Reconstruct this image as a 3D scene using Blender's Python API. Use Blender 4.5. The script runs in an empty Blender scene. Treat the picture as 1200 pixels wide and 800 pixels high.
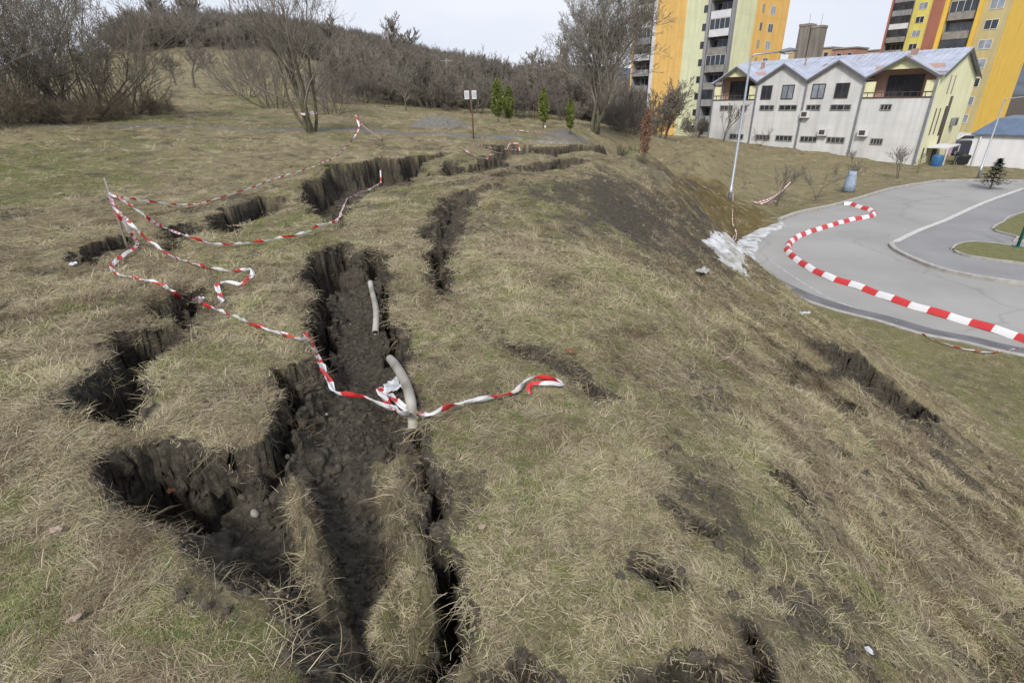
import bpy, math, random
import numpy as np
random.seed(7)
rng = np.random.default_rng(7)
S = bpy.context.scene
COL = S.collection
R_ = math.radians

# ---------------------------------------------------------------- camera
F_PX, PITCH, ROLL = 606.0, R_(25.2), R_(1.55)
CAM = np.array([0, 0, 1.75])
fw = np.array([0, math.cos(PITCH), -math.sin(PITCH)])
_r0 = np.array([1.0, 0, 0]); _u0 = np.array([0, math.sin(PITCH), math.cos(PITCH)])
RT = _r0 * math.cos(ROLL) - _u0 * math.sin(ROLL)
UP = _u0 * math.cos(ROLL) + _r0 * math.sin(ROLL)
cd = bpy.data.cameras.new('camera'); cam = bpy.data.objects.new('camera', cd); COL.objects.link(cam)
cd.sensor_width = 36; cd.lens = F_PX / 1200 * 36; cd.clip_start = 0.05; cd.clip_end = 6000
from mathutils import Matrix, Vector
M_ = Matrix((RT, UP, -fw)).transposed().to_4x4(); M_.translation = Vector(CAM)
cam.matrix_world = M_
S.camera = cam

# ---------------------------------------------------------------- light
SUN_EL, SUN_AZ, SKY_K = 42, -166, 0.1       # azimuth clockwise from +Y
w = bpy.data.worlds.new('World'); S.world = w; w.use_nodes = True
nt = w.node_tree; N = nt.nodes; bg = N['Background']; bg.inputs['Strength'].default_value = SKY_K
sky = N.new('ShaderNodeTexSky'); sky.sky_type = 'NISHITA'; sky.sun_disc = False
sky.sun_elevation = R_(SUN_EL); sky.sun_rotation = R_(SUN_AZ)
tc = N.new('ShaderNodeTexCoord'); mp = N.new('ShaderNodeMapping'); mp.inputs['Scale'].default_value = (1, 1, 3)
no = N.new('ShaderNodeTexNoise'); no.inputs['Scale'].default_value = 1.6; no.inputs['Detail'].default_value = 5
cr = N.new('ShaderNodeValToRGB'); cr.color_ramp.elements[0].color = (5.6, 6.0, 7.3, 1); cr.color_ramp.elements[1].color = (7.5, 7.7, 8.3, 1)
cr.color_ramp.elements[0].position = .3; cr.color_ramp.elements[1].position = .7
mx = N.new('ShaderNodeMixRGB'); mx.inputs[0].default_value = 0.93
L = nt.links.new
L(tc.outputs['Generated'], mp.inputs[0]); L(mp.outputs[0], no.inputs['Vector']); L(no.outputs['Fac'], cr.inputs[0])
L(sky.outputs[0], mx.inputs[1]); L(cr.outputs[0], mx.inputs[2]); L(mx.outputs[0], bg.inputs['Color'])
sd = bpy.data.lights.new('sun', 'SUN'); sd.energy = 2.6; sd.angle = R_(12); sd.color = (1, .95, .87)
so = bpy.data.objects.new('sun', sd); COL.objects.link(so)
_el, _az = R_(SUN_EL), R_(SUN_AZ)
sdir = Vector((math.sin(_az) * math.cos(_el), math.cos(_az) * math.cos(_el), math.sin(_el)))
so.rotation_euler = sdir.to_track_quat('Z', 'Y').to_euler()
V = S.view_settings; V.view_transform = 'Standard'; V.look = 'None'; V.exposure = 0.3; V.gamma = 1

# ---------------------------------------------------------------- helpers: rays
def ray(x, y): return fw + (x - 600) / F_PX * RT - (y - 400) / F_PX * UP
def at(x, y, z):
    d = ray(x, y); return CAM + (z - CAM[2]) / d[2] * d
def atD(x, y, D):
    d = ray(x, y); return CAM + D / math.hypot(d[0], d[1]) * d

# ---------------------------------------------------------------- noise
def _h(ix, iy, s):
    n = (ix.astype(np.int64) * 374761393 + iy.astype(np.int64) * 668265263 + s * 974711) & 0xffffffff
    n = ((n ^ (n >> 13)) * 1274126177) & 0xffffffff
    return ((n ^ (n >> 16)) & 0xffff) / 65535.0
def vnoise(x, y, s=0):
    ix = np.floor(x); iy = np.floor(y); fx = x - ix; fy = y - iy
    fx = fx * fx * (3 - 2 * fx); fy = fy * fy * (3 - 2 * fy)
    a = _h(ix, iy, s); b = _h(ix + 1, iy, s); c = _h(ix, iy + 1, s); d = _h(ix + 1, iy + 1, s)
    return (a + (b - a) * fx) * (1 - fy) + (c + (d - c) * fx) * fy
def fbm(x, y, s=0, o=4):
    v = 0; a = .5; t = 0
    for i in range(o):
        v = v + a * vnoise(x * 2 ** i + 17 * i, y * 2 ** i - 9 * i, s + i); t += a; a *= .5
    return v / t - .5
def sstep(a, b, x):
    t = np.clip((x - a) / (b - a), 0, 1); return t * t * (3 - 2 * t)

# ---------------------------------------------------------------- base terrain: thin plate through surveyed points
ZR = -4.3
ctl = [(-10, -10, .3), (0, -12, 0), (12, -10, -4), (-25, -20, 1), (30, -25, -4.5), (-60, -60, 3), (60, -60, -5), (0, -90, 0),
       (-3, 0, .05), (0, 0, 0), (.5, -2, 0), (.8, 1, -.04), (-1.5, 3, 0), (-4, 3, .05), (-8, 2, .2), (-.8, 5, 0), (0.6, 5, -.02), (-4, 8, 0), (-8, 8, .1),
       (.5, 9, .02), (-3, 14, .02), (-8, 14, .15), (0, 18, .05), (2.5, 14, .05), (3.6, 17, .05), (2, 22, -.05), (-14, 10, .5)]
def prof(y, pts):
    for x, z in pts: ctl.append((x, y, z))
prof(-4, [(1, -.1), (3, -1.1), (6, -2.8), (9, -4.2), (12, -4.3), (20, -4.3)])
prof(2, [(1.1, -.12), (2, -.55), (4, -1.65), (6, -2.8), (8, -3.85), (9.3, -4.28), (12, -4.3), (18, -4.3)])
prof(6, [(1.3, -.12), (2.4, -.6), (4.2, -1.6), (6, -2.6), (7.8, -3.7), (9.1, -4.25), (11, -4.3)])
prof(10, [(1.8, -.1), (3.2, -.75), (5, -1.65), (7, -2.8), (8.4, -3.8), (9.6, -4.28)])
prof(14, [(3.2, -.1), (4.6, -.8), (6.2, -2.0), (7.7, -3.2), (8.8, -4.2), (10.5, -4.3), (16, -4.3), (25, -4.3)])
prof(18, [(4.7, -.05), (5.7, -.9), (6.8, -2.2), (7.6, -3.4), (8.1, -4.25), (9, -4.33), (12, -4.3)])
prof(21.5, [(4.4, -.3), (5.7, -1.2), (6.8, -2.5), (7.7, -3.6), (8.3, -4.28), (9.3, -4.34), (11, -4.3), (17, -4.3), (25, -4.3)])
prof(24.3, [(6, -1.1), (8, -2.1), (9.6, -3.2), (10.8, -4.2), (12, -4.3)])
prof(27, [(4, -.8), (7, -1.5), (10, -2.6), (12.2, -3.8), (13.5, -4.3), (20, -4.3), (30, -4.3)])
prof(33, [(5, -1.2), (9, -2.8), (12.5, -4.0), (15, -4.3), (24, -4.3), (34, -4.3), (45, -4.4)])
ctl += [(35, 44, -4.5), (28, 42, -4.3), (20, 44, -4.1), (12, 44, -3.2), (36.3, 48, -4.6), (33, 52, -4.1), (30, 56, -3.7), (23.3, 63.7, -3.0), (16, 60, -2.9),
        (46, 57, -4.7), (50, 45, -4.7), (62, 60, -4.9), (60, 30, -4.4), (40, 15, -4.3), (60, 0, -4.4), (80, 95, -6), (45, 95, -5.5), (38, 102, -5.6), (28, 113, -5.4),
        (100, 60, -5), (120, 120, -6), (60, 140, -6), (150, 20, -5), (75, 200, -6), (200, 150, -8)]
for q in [(555, 163, 25), (365, 157, 26), (585, 143, 37), (637, 151, 32), (668, 154, 33), (697, 156, 42), (760, 160, 50), (820, 175, 42), (620, 150, 45), (760, 157, 80),
          (440, 140, 38), (480, 131, 50), (0, 146, 33), (100, 147, 31), (200, 149, 29), (300, 153, 28), (30, 133, 38), (110, 131, 40), (0, 126, 46), (250, 125, 45), (150, 118, 52),
          (330, 128, 42), (395, 130, 42), (210, 103, 72), (100, 100, 75), (0, 100, 70), (280, 98, 78), (150, 88, 95), (240, 78, 115), (180, 62, 135), (60, 82, 120), (0, 84, 130),
          (330, 75, 115), (400, 100, 80), (450, 118, 68), (520, 125, 75), (600, 128, 70), (680, 140, 65), (740, 148, 75),
          (170, 44, 165), (250, 39, 175), (310, 44, 180), (370, 62, 190), (60, 78, 180), (-100, 80, 180), (120, 66, 175), (430, 68, 200), (500, 76, 215), (560, 88, 230), (620, 100, 240),
          (700, 107, 240), (500, 100, 130), (600, 112, 130), (420, 85, 130), (250, 42, 260), (500, 74, 300), (620, 98, 330), (760, 108, 300),
          (-200, 84, 150), (-300, 80, 80), (-200, 120, 45)]:
    ctl.append(tuple(atD(*q)))
ctl += [(-200, 500, 60), (0, 700, 30), (300, 700, -10), (500, 300, -10), (-400, 100, 8), (700, 0, -10), (0, -500, 0), (-500, -300, 20), (600, -400, -10), (-600, 600, 20), (-800, 100, 10)]
ctl = np.array(ctl)
def comp(P):
    r = np.hypot(P[:, 0], P[:, 1]) + 1e-6
    k = np.log1p(r / 12) / (r / 12)
    return P * k[:, None]
Q = comp(ctl[:, :2]); nQ = len(Q)
def U_(d2): return d2 * np.log(d2 + 1e-9)
A = np.zeros((nQ + 3, nQ + 3)); d2 = ((Q[:, None] - Q[None]) ** 2).sum(2)
A[:nQ, :nQ] = U_(d2) + np.eye(nQ) * .02; A[:nQ, nQ] = 1; A[:nQ, nQ + 1:] = Q; A[nQ:, :nQ] = A[:nQ, nQ:].T
cw = np.linalg.solve(A, np.r_[ctl[:, 2], 0, 0, 0])
def zbase(P):
    P = np.asarray(P, float).reshape(-1, 2); out = np.empty(len(P))
    for i in range(0, len(P), 40000):
        c = comp(P[i:i + 40000]); d2 = (c ** 2).sum(1)[:, None] + (Q ** 2).sum(1)[None] - 2 * c @ Q.T
        out[i:i + 40000] = U_(np.maximum(d2, 0)) @ cw[:nQ] + cw[nQ] + c @ cw[nQ + 1:]
    return out

def sdf(P, poly):
    """distance to the outline, positive inside"""
    poly = np.asarray(poly, float)[:, :2]; x = P[:, 0]; y = P[:, 1]; ins = np.zeros(len(P), bool); d = np.full(len(P), 1e9)
    n = len(poly)
    for i in range(n):
        a = poly[i]; b = poly[(i + 1) % n]; e = b - a
        t = np.clip(((x - a[0]) * e[0] + (y - a[1]) * e[1]) / (e @ e + 1e-12), 0, 1)
        d = np.minimum(d, (x - a[0] - t * e[0]) ** 2 + (y - a[1] - t * e[1]) ** 2)
        c = (a[1] > y) != (b[1] > y)
        with np.errstate(divide='ignore', invalid='ignore'):
            xi = a[0] + (y - a[1]) * e[0] / (e[1] if e[1] else 1e-12)
        ins ^= c & (x < xi)
    d = np.sqrt(d); return np.where(ins, d, -d)
def seg_dist(P, line):
    line = np.asarray(line, float)[:, :2]; d = np.full(len(P), 1e9)
    for a, b in zip(line[:-1], line[1:]):
        e = b - a; t = np.clip(((P - a) @ e) / (e @ e + 1e-12), 0, 1)
        d = np.minimum(d, ((P - a - t[:, None] * e) ** 2).sum(1))
    return np.sqrt(d)

# ray against the base terrain (+h)
_ts = np.r_[np.linspace(.6, 8, 300), np.geomspace(8.02, 500, 700)]
def hit(x, y, h=0.0, zf=None):
    zf = zf or zbase
    d = ray(x, y); P = CAM[None] + _ts[:, None] * d
    g = P[:, 2] - zf(P[:, :2]) - h
    i = np.where(g < 0)[0]
    if len(i) == 0: return P[-1]
    i = i[0]
    if i == 0: return P[0]
    k = g[i - 1] / (g[i - 1] - g[i]); return P[i - 1] * (1 - k) + P[i] * k
def Z(ox, oy, s, L):                     # survey of the site: enlargement offsets -> plan positions
    return [(ox + a / s, oy + b / s) for a, b in L]
def plan_at(q, D): return atD(q[0], q[1], D)[:2]
def plan(L): return np.array([hit(*q)[:2] for q in L])

z3 = lambda L: Z(330, 130, 2.963, L)
z2 = lambda L: Z(60, 330, 2.9625, L)
z1 = lambda L: Z(60, 160, 3.0, L)
z7 = lambda L: Z(700, 560, 2.4, L)
z8 = lambda L: Z(700, 330, 2.4, L)
zr = lambda L: Z(780, 150, 2.857, L)
# ground openings: outline, depth, wall width
cracks = [
 (z3([(74,290),(100,235),(160,225),(170,195),(250,190),(330,170),(400,180),(440,160),(500,150),(570,138),(560,158),(480,185),(470,215),(440,243),(400,250),(300,272),(250,300),(215,345),(180,388),(150,368),(100,330)]), .75, .10),
 ([(402,284),(380,303),(360,322),(374,339),(360,366),(367,400),(365,412),(350,428),(337,441),(327,465),(323,499),(310,522),(262,526),(222,533),(205,524),(168,522),(124,536),(127,563),(143,588),(187,587),(213,617),(233,650),(283,663),(320,687),(337,720),(353,747),(362,800),
   (515,800),(533,727),(530,693),(533,670),(507,627),(499,616),(514,569),(502,549),(489,508),(489,461),(474,430),(477,410),(475,395),(463,378),(446,346),(455,319),(456,299),(447,287),(432,290),(420,296)], .36, .26),
 ([(124,536),(168,521),(205,523),(222,531),(240,545),(228,570),(200,590),(150,590),(128,565)], .85, .14),
 ([(222,531),(262,525),(310,521),(300,532),(262,538),(232,548)], .65, .1),
 ([(327,430),(345,425),(352,432),(338,455),(332,500),(318,528),(305,526),(318,495),(322,462)], .6, .07),
 ([(358,300),(404,283),(400,300),(385,312),(378,330),(385,360),(376,400),(362,402),(355,366),(368,339),(356,322)], .68, .1),
 ([(484,460),(490,470),(490,500),(486,505),(480,480)], .7, .05), ([(492,520),(505,549),(520,575),(510,600),(500,600),(500,570),(490,545)], .6, .08), ([(500,625),(512,632),(535,668),(536,728),(516,800),(488,800),(500,750),(516,715),(519,690),(506,650)], .75, .09),
 ([(440,300),(456,297),(458,319),(449,346),(467,380),(476,400),(478,412),(474,432),(466,420),(455,385),(440,352),(446,325)], .6, .08),
 (z2([(190,172),(250,160),(340,172),(385,150),(430,155),(440,185),(500,190),(492,210),(430,215),(390,240),(375,290),(330,320),(320,350),(340,390),(320,440),(300,500),(265,470),(100,460),(65,440),(110,395),(150,330),(200,285),(190,230)]), .6, .10),
 (z2([(230,175),(380,160),(430,165),(440,190),(420,210),(380,240),(365,285),(320,315),(270,300),(255,240)]), .95, .10),
 (z2([(355,55),(400,52),(450,30),(480,15),(550,12),(525,60),(498,90),(492,145),(440,148),(400,125),(362,105)]), .8, .10),
 (z1([(80,402),(130,375),(200,350),(270,338),(292,378),(220,395),(155,412),(130,442),(98,425)]), .6, .08),
 (z1([(385,332),(440,320),(480,310),(538,318),(512,347),(450,367),(420,387),(400,352)]), .6, .08),
 (z1([(568,292),(620,248),(700,232),(730,207),(835,212),(790,242),(760,272),(690,292),(642,310),(647,332),(590,337)]), .7, .09),
 (z3([(515,212),(570,205),(580,178),(620,178),(612,212),(560,228)]), .5, .12),
 (z3([(650,202),(690,182),(705,153),(738,158),(742,135),(800,132),(830,150),(800,165),(765,178),(790,190),(720,197),(680,210)]), .6, .14),
 (z3([(640,118),(700,120),(780,113),(850,119),(880,129),(950,134),(960,124),(1100,128),(1080,139),(980,141),(950,150),(870,148),(830,140),(760,133),(700,126)]), .6, .15),
 (z3([(825,192),(870,178),(930,177),(980,163),(1055,175),(980,190),(900,203),(850,210)]), .5, .15),
 (z3([(1118,128),(1185,122),(1235,134),(1180,151),(1130,147)]), .6, .18),
 (z3([(735,222),(790,215),(800,228),(750,236)]), .25, .1), (z3([(690,262),(740,255),(750,265),(700,275)]), .25, .1),
 (z3([(520,370),(545,330),(560,300),(610,278),(660,285),(680,310),(640,345),(620,420),(600,470),(590,520),(560,500),(530,440)]), .3, .2),
 (z3([(490,395),(520,410),(575,500),(590,560),(585,620),(555,650),(510,580),(505,500)]), .42, .10),
 (z3([(470,420),(490,412),(495,428),(472,432)]), .3, .05),
 (z3([(300,470),(360,475),(375,495),(330,515),(305,500)]), .55, .08),
 (z8([(560,205),(620,225),(690,262),(680,278),(620,262),(570,235)]), .4, .1),
 (z8([(600,160),(680,172),(760,205),(820,255),(880,300),(945,358),(935,392),(860,362),(780,318),(700,270)]), .55, .13),
 (z8([(515,255),(560,240),(580,275),(530,285)]), .25, .1),
 (z8([(580,280),(680,320),(755,378),(700,350),(620,305)]), .2, .08),
 (z8([(820,512),(900,550),(975,608),(960,615),(880,565)]), .35, .06),
 (z8([(1110,525),(1200,590),(1200,606),(1130,555)]), .3, .06), (z8([(650,425),(750,490),(742,500),(655,440)]), .2, .06),
 (z7([(105,228),(160,245),(245,292),(240,312),(180,285),(120,245)]), .4, .05),
 (z7([(408,398),(430,400),(470,480),(505,576),(440,576),(460,500)]), .5, .07),
 (z7([(515,0),(545,0),(625,72),(600,74)]), .35, .07),
 (z7([(220,80),(270,110),(330,150),(300,150),(230,105)]), .25, .06),
 ([(535,800),(560,786),(632,786),(650,800),(640,830),(540,830)], .5, .06),
 ([(722,800),(735,788),(800,782),(868,790),(900,830),(720,830)], .5, .06),
 ([(595,395),(640,408),(690,440),(716,468),(700,470),(650,430),(605,410)], .18, .12),
]
CR = []
for pl, dep, ww in cracks:
    w2 = plan(pl); c = w2.mean(0); D = np.hypot(*c)
    CR.append((w2, dep, ww, .022 + .006 * D, w2.min(0) - .7, w2.max(0) + .7))
# grass-topped ridge left standing in the trench, and a slumped bank of dry grass
ridges = [(plan([(333,535),(348,545),(368,590),(380,640),(382,680),(368,676),(352,630),(340,585)]), .27), (plan([(452,618),(490,620),(500,660),(505,700),(480,735),(440,735),(430,690)]), .17),
          (plan([(430,500),(470,510),(488,560),(480,600),(455,590),(440,540)]), .16)]
# bare or thin patches: outline, strength, feather (m)
bare = [
 ([(620,215),(700,195),(760,215),(850,250),(905,300),(930,340),(870,335),(800,310),(720,290),(650,260)], .98, 1.6),
 ([(680,290),(800,300),(900,360),(860,370),(760,330)], .75, .8),
 ([(570,385),(640,400),(710,450),(730,480),(660,440),(590,410)], .7, .25),
 ([(760,500),(830,540),(880,600),(850,620),(790,570),(750,530)], .85, .35),
 ([(915,550),(960,560),(1000,600),(970,620),(930,590)], .92, .35),
 ([(800,590),(880,620),(960,690),(1030,780),(980,800),(890,800),(880,720),(820,650)], .97, .35),
 ([(780,580),(840,600),(870,650),(830,650)], .9, .2),
 ([(960,395),(1100,480),(1160,560),(1190,600),(1120,560),(1030,480),(960,420)], .85, .5),
 ([(530,270),(600,230),(640,230),(600,300),(590,360),(560,380),(520,340)], .45, .4),
 ([(190,660),(260,660),(300,700),(290,740),(200,730),(170,700)], .75, .12),
 ([(90,360),(130,345),(180,350),(190,380),(110,420),(90,480),(60,470)], .35, .3),
 ([(700,235),(760,190),(810,195),(840,220),(780,230),(740,250)], .7, .6),
]
BARE = [(plan(p), s, f) for p, s, f in bare]
greens = [([(-40,600),(60,600),(110,640),(90,700),(50,750),(-40,760)], 1), ([(225,730),(300,715),(355,745),(360,800),(250,800)], 1), ([(140,590),(210,585),(235,640),(180,655)], 1), ([(120,700),(160,690),(200,740),(150,760)], .7),
 ([(340,600),(385,640),(380,700),(350,660)], .9), ([(440,350),(480,380),(480,440),(460,400)], .8), ([(640,640),(720,640),(720,700),(640,700)], .6), ([(960,690),(1010,690),(1000,720),(960,720)], .9), ([(560,600),(620,590),(640,640),(580,650)], .6), ([(0,210),(160,195),(200,215),(60,235)], .8), ([(480,500),(560,500),(600,560),(520,560)], .5)]
GRN = [(plan(p), s) for p, s in greens]
ochre = [([(790,200),(850,215),(900,250),(912,270),(880,285),(830,290),(800,260),(770,230)], 1.0, .8), ([(1090,700),(1150,670),(1230,690),(1230,800),(1180,800),(1110,750)], .9, .3),
         ([(1000,590),(1080,650),(1060,660),(1000,620)], .6, .2), ([(700,220),(780,230),(860,290),(880,340),(800,300),(720,250)], .45, .8)]
OCH = [(plan(p), s, f) for p, s, f in ochre]
ROAD = np.array([at(*q, ZR)[:2] for q in [(1500,470)] + zr([(1200,765),(1000,720),(850,690),(700,645),(560,610),(420,560),(320,510),(275,470),(285,425),(315,375),(380,310),(450,285),(560,262),(640,240),(760,205),(880,185),(950,178)]) + [(1200,213),(1320,222),(1500,250)]])
MOUND = hit(517, 141)
PATH = [hit(*q)[:2] for q in [(-250,150),(-120,145),(0,145),(100,147),(200,148),(300,151),(420,153),(500,157),(560,160),(640,164),(690,166)]]

def fields(P, micro=True):
    P = np.asarray(P, float).reshape(-1, 2); n = len(P); D = np.hypot(P[:, 0], P[:, 1])
    z = zbase(P); x = P[:, 0]; y = P[:, 1]
    dr = np.full(n, -99.0); k = (x > 5) & (x < 110) & (y > -10) & (y < 75); dr[k] = sdf(P[k], ROAD)
    dp = np.full(n, 99.0); k = (y > 5) & (y < 80); dp[k] = seg_dist(P[k], PATH)
    path = 1 - sstep(.55, .95, dp + .5 * fbm(x * .8, y * .8, 5)); path = np.where((dr > -1), 0, path)
    path = path * (.35 + .65 * sstep(-.25, .1, fbm(x * .5, y * .5, 77)))
    calm = np.clip(sstep(.3, 2.5, -dr), 0, 1)
    soil = np.zeros(n)
    if micro:
        far = np.clip(D / 25, 0, 1)
        z = z + calm * (1 - .7 * path) * ((.11 + .2 * far) * fbm(x / 1.5, y / 1.5, 1, 3) + .07 * fbm(x / .42, y / .42, 2, 3) + .03 * fbm(x / .12, y / .12, 3, 2) * (D < 20))
        # terracettes on the slope
        sl = sstep(.8, 2.2, x - .12 * y) * sstep(-4.25, -3.6, z)
        s1 = (x * .75 + y * .28) + .8 * fbm(x / 2, y / 2, 9)
        fr = s1 * 1.25 % 1.0
        z = z - sl * .11 * (sstep(0, .75, fr) - sstep(.85, 1, fr))
    z = np.where(dr > -3, z + (ZR + .02 - z) * sstep(-3 * np.where(x < 14, .35, 1), -.15, dr), z)
    z = np.where(dr > -.02, ZR - .06, z)
    off = np.zeros(n)
    for wp, dep, ww, am, lo, hi in CR:
        k = np.where((x > lo[0]) & (x < hi[0]) & (y > lo[1]) & (y < hi[1]))[0]
        if not len(k): continue
        px, py = x[k], y[k]
        q = np.c_[px + am * 4.5 * fbm(px / (am * 5), py / (am * 5), 11), py + am * 4.5 * fbm(px / (am * 5), py / (am * 5), 23)]
        q += am * 1.3 * np.c_[fbm(px / (am * 2), py / (am * 2), 31, 2), fbm(px / (am * 2), py / (am * 2), 37, 2)]
        d = sdf(q, wp) + .012 + .0045 * np.hypot(*wp.mean(0)) + .006 * max(0, np.hypot(*wp.mean(0)) - 9)
        s = np.clip((d + .01) / ww, 0, 1) ** .8
        s = s * (1 + .3 * fbm(px / .3, py / .3, 41)) + np.clip(d - ww, 0, .3) * .2
        off[k] = np.minimum(off[k], -dep * s)
        soil[k] = np.maximum(soil[k], sstep(-.05, -.015, d))
    for wp, hh in ridges:
        k = np.where((np.abs(x - wp[:, 0].mean()) < 2) & (np.abs(y - wp[:, 1].mean()) < 2))[0]
        if not len(k): continue
        q = P[k] + .05 * np.c_[fbm(x[k] / .12, y[k] / .12, 51), fbm(x[k] / .12, y[k] / .12, 57)]
        d = sdf(q, wp); s = sstep(-.07, .05, d)
        off[k] = np.minimum(off[k] + hh * s, -.02); soil[k] = soil[k] * (1 - .8 * sstep(-.05, .02, d))
    cut = sstep(-.03, -.2, off) if False else sstep(.03, .2, -off)
    # clods on the exposed earth
    off = off + np.where(soil > 0, soil * cut * (.10 * fbm(x / .22, y / .22, 61, 3) + .05 * fbm(x / .07, y / .07, 67, 3)), 0)
    z = z + off
    nz = fbm(x / .5, y / .9, 71, 4) + .5 * fbm(x / .12, y / .12, 73, 2); nz = nz + .8 * fbm((x + .3 * y) / .16, (y - .3 * x) / 1.3, 75, 3)
    for wp, st, fe in BARE:
        k = np.where((np.abs(x - wp[:, 0].mean()) < 14) & (np.abs(y - wp[:, 1].mean()) < 14))[0]
        if not len(k): continue
        d = sdf(P[k], wp); v = sstep(-.3, 1, d / fe + 1.6 * nz[k])
        v = v * st * sstep(-.12, .12, nz[k] + .35 * st); soil[k] = np.maximum(soil[k], v)
    och = np.zeros(n)
    for wp, st, fe in OCH:
        k = np.where((np.abs(x - wp[:, 0].mean()) < 14) & (np.abs(y - wp[:, 1].mean()) < 14))[0]
        if not len(k): continue
        d = sdf(P[k], wp); och[k] = np.maximum(och[k], st * sstep(-.5, 1, d / fe + 1.5 * nz[k]))
    z = z + np.clip(soil, 0, 1) * (1 - cut) * calm * (D < 30) * (.06 * fbm(x / .4, y / .55, 161, 3) + .04 * fbm(x / .12, y / .12, 163, 2))
    # small natural bare spots
    sp = sstep(.10, .22, fbm(x / .5, y / .5, 81, 4)) * .62; soil = np.maximum(soil, sp * calm * (D < 40))
    gr = sstep(-.02, .3, fbm(x / 3.5, y / 3.5, 91, 3) + .5 * fbm(x / .6, y / .6, 93, 3)) * (.55 + .6 * (z > -.5) * sstep(4, 12, D) - .35 * ((z < -.4) & (z > -4)))
    gr = np.where((z < -4.15) & (y < 20), np.maximum(gr, .55), gr)
    for wp, st in GRN:
        k = np.where((np.abs(x - wp[:, 0].mean()) < 3) & (np.abs(y - wp[:, 1].mean()) < 3))[0]
        if len(k): gr[k] = np.maximum(gr[k], st * 1.25 * sstep(-.15, .25, sdf(P[k], wp) + .7 * fbm(x[k] / .25, y[k] / .25, 99)))
    th = np.degrees(np.arctan2(x, y)); wood = sstep(0, 1, (z - (CAM[2] + 7)) / 4 + 1.2 * fbm(x / 9, y / 9, 95)) * sstep(120, 150, D) * sstep(-34, -31, th)
    wood = np.maximum(wood, sstep(62, 72, D + 12 * fbm(x / 8, y / 8, 97)) * sstep(-17, -13, th) * (1 - sstep(10, 13, th)))
    wood = np.maximum(wood, sstep(165, 175, D) * sstep(-60, -50, -abs(th)) * sstep(-35, -31, th))
    return z, soil, och, path, np.clip(gr, 0, 1.2), wood
def zf_(P): return fields(P)[0]
def ghit(x, y, h=0.0): return hit(x, y, h, zf_)

# ---------------------------------------------------------------- materials
def mat(name, col=(.5, .5, .5), rough=.8, metal=0, var=.15, scale=8, bump=0, col2=None, spec=.3):
    m = bpy.data.materials.new(name); m.use_nodes = True; t = m.node_tree; b = t.nodes['Principled BSDF']
    b.inputs['Roughness'].default_value = rough; b.inputs['Metallic'].default_value = metal; b.inputs['Specular IOR Level'].default_value = spec
    tcn = t.nodes.new('ShaderNodeTexCoord'); nn = t.nodes.new('ShaderNodeTexNoise'); nn.inputs['Scale'].default_value = scale; nn.inputs['Detail'].default_value = 6
    t.links.new(tcn.outputs['Object'], nn.inputs['Vector'])
    rp = t.nodes.new('ShaderNodeValToRGB'); c2 = col2 or tuple(c * (1 - var) for c in col)
    rp.color_ramp.elements[0].position = .35; rp.color_ramp.elements[1].position = .65
    rp.color_ramp.elements[0].color = (*c2, 1); rp.color_ramp.elements[1].color = (*col, 1)
    t.links.new(nn.outputs['Fac'], rp.inputs[0]); t.links.new(rp.outputs[0], b.inputs['Base Color'])
    if bump:
        bm_ = t.nodes.new('ShaderNodeBump'); bm_.inputs['Strength'].default_value = bump; bm_.inputs['Distance'].default_value = .02
        t.links.new(nn.outputs['Fac'], bm_.inputs['Height']); t.links.new(bm_.outputs[0], b.inputs['Normal'])
    return m
MAT = {}
def mm(k, *a, **kw):
    if k not in MAT: MAT[k] = mat(k, *a, **kw)
    return MAT[k]

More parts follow.
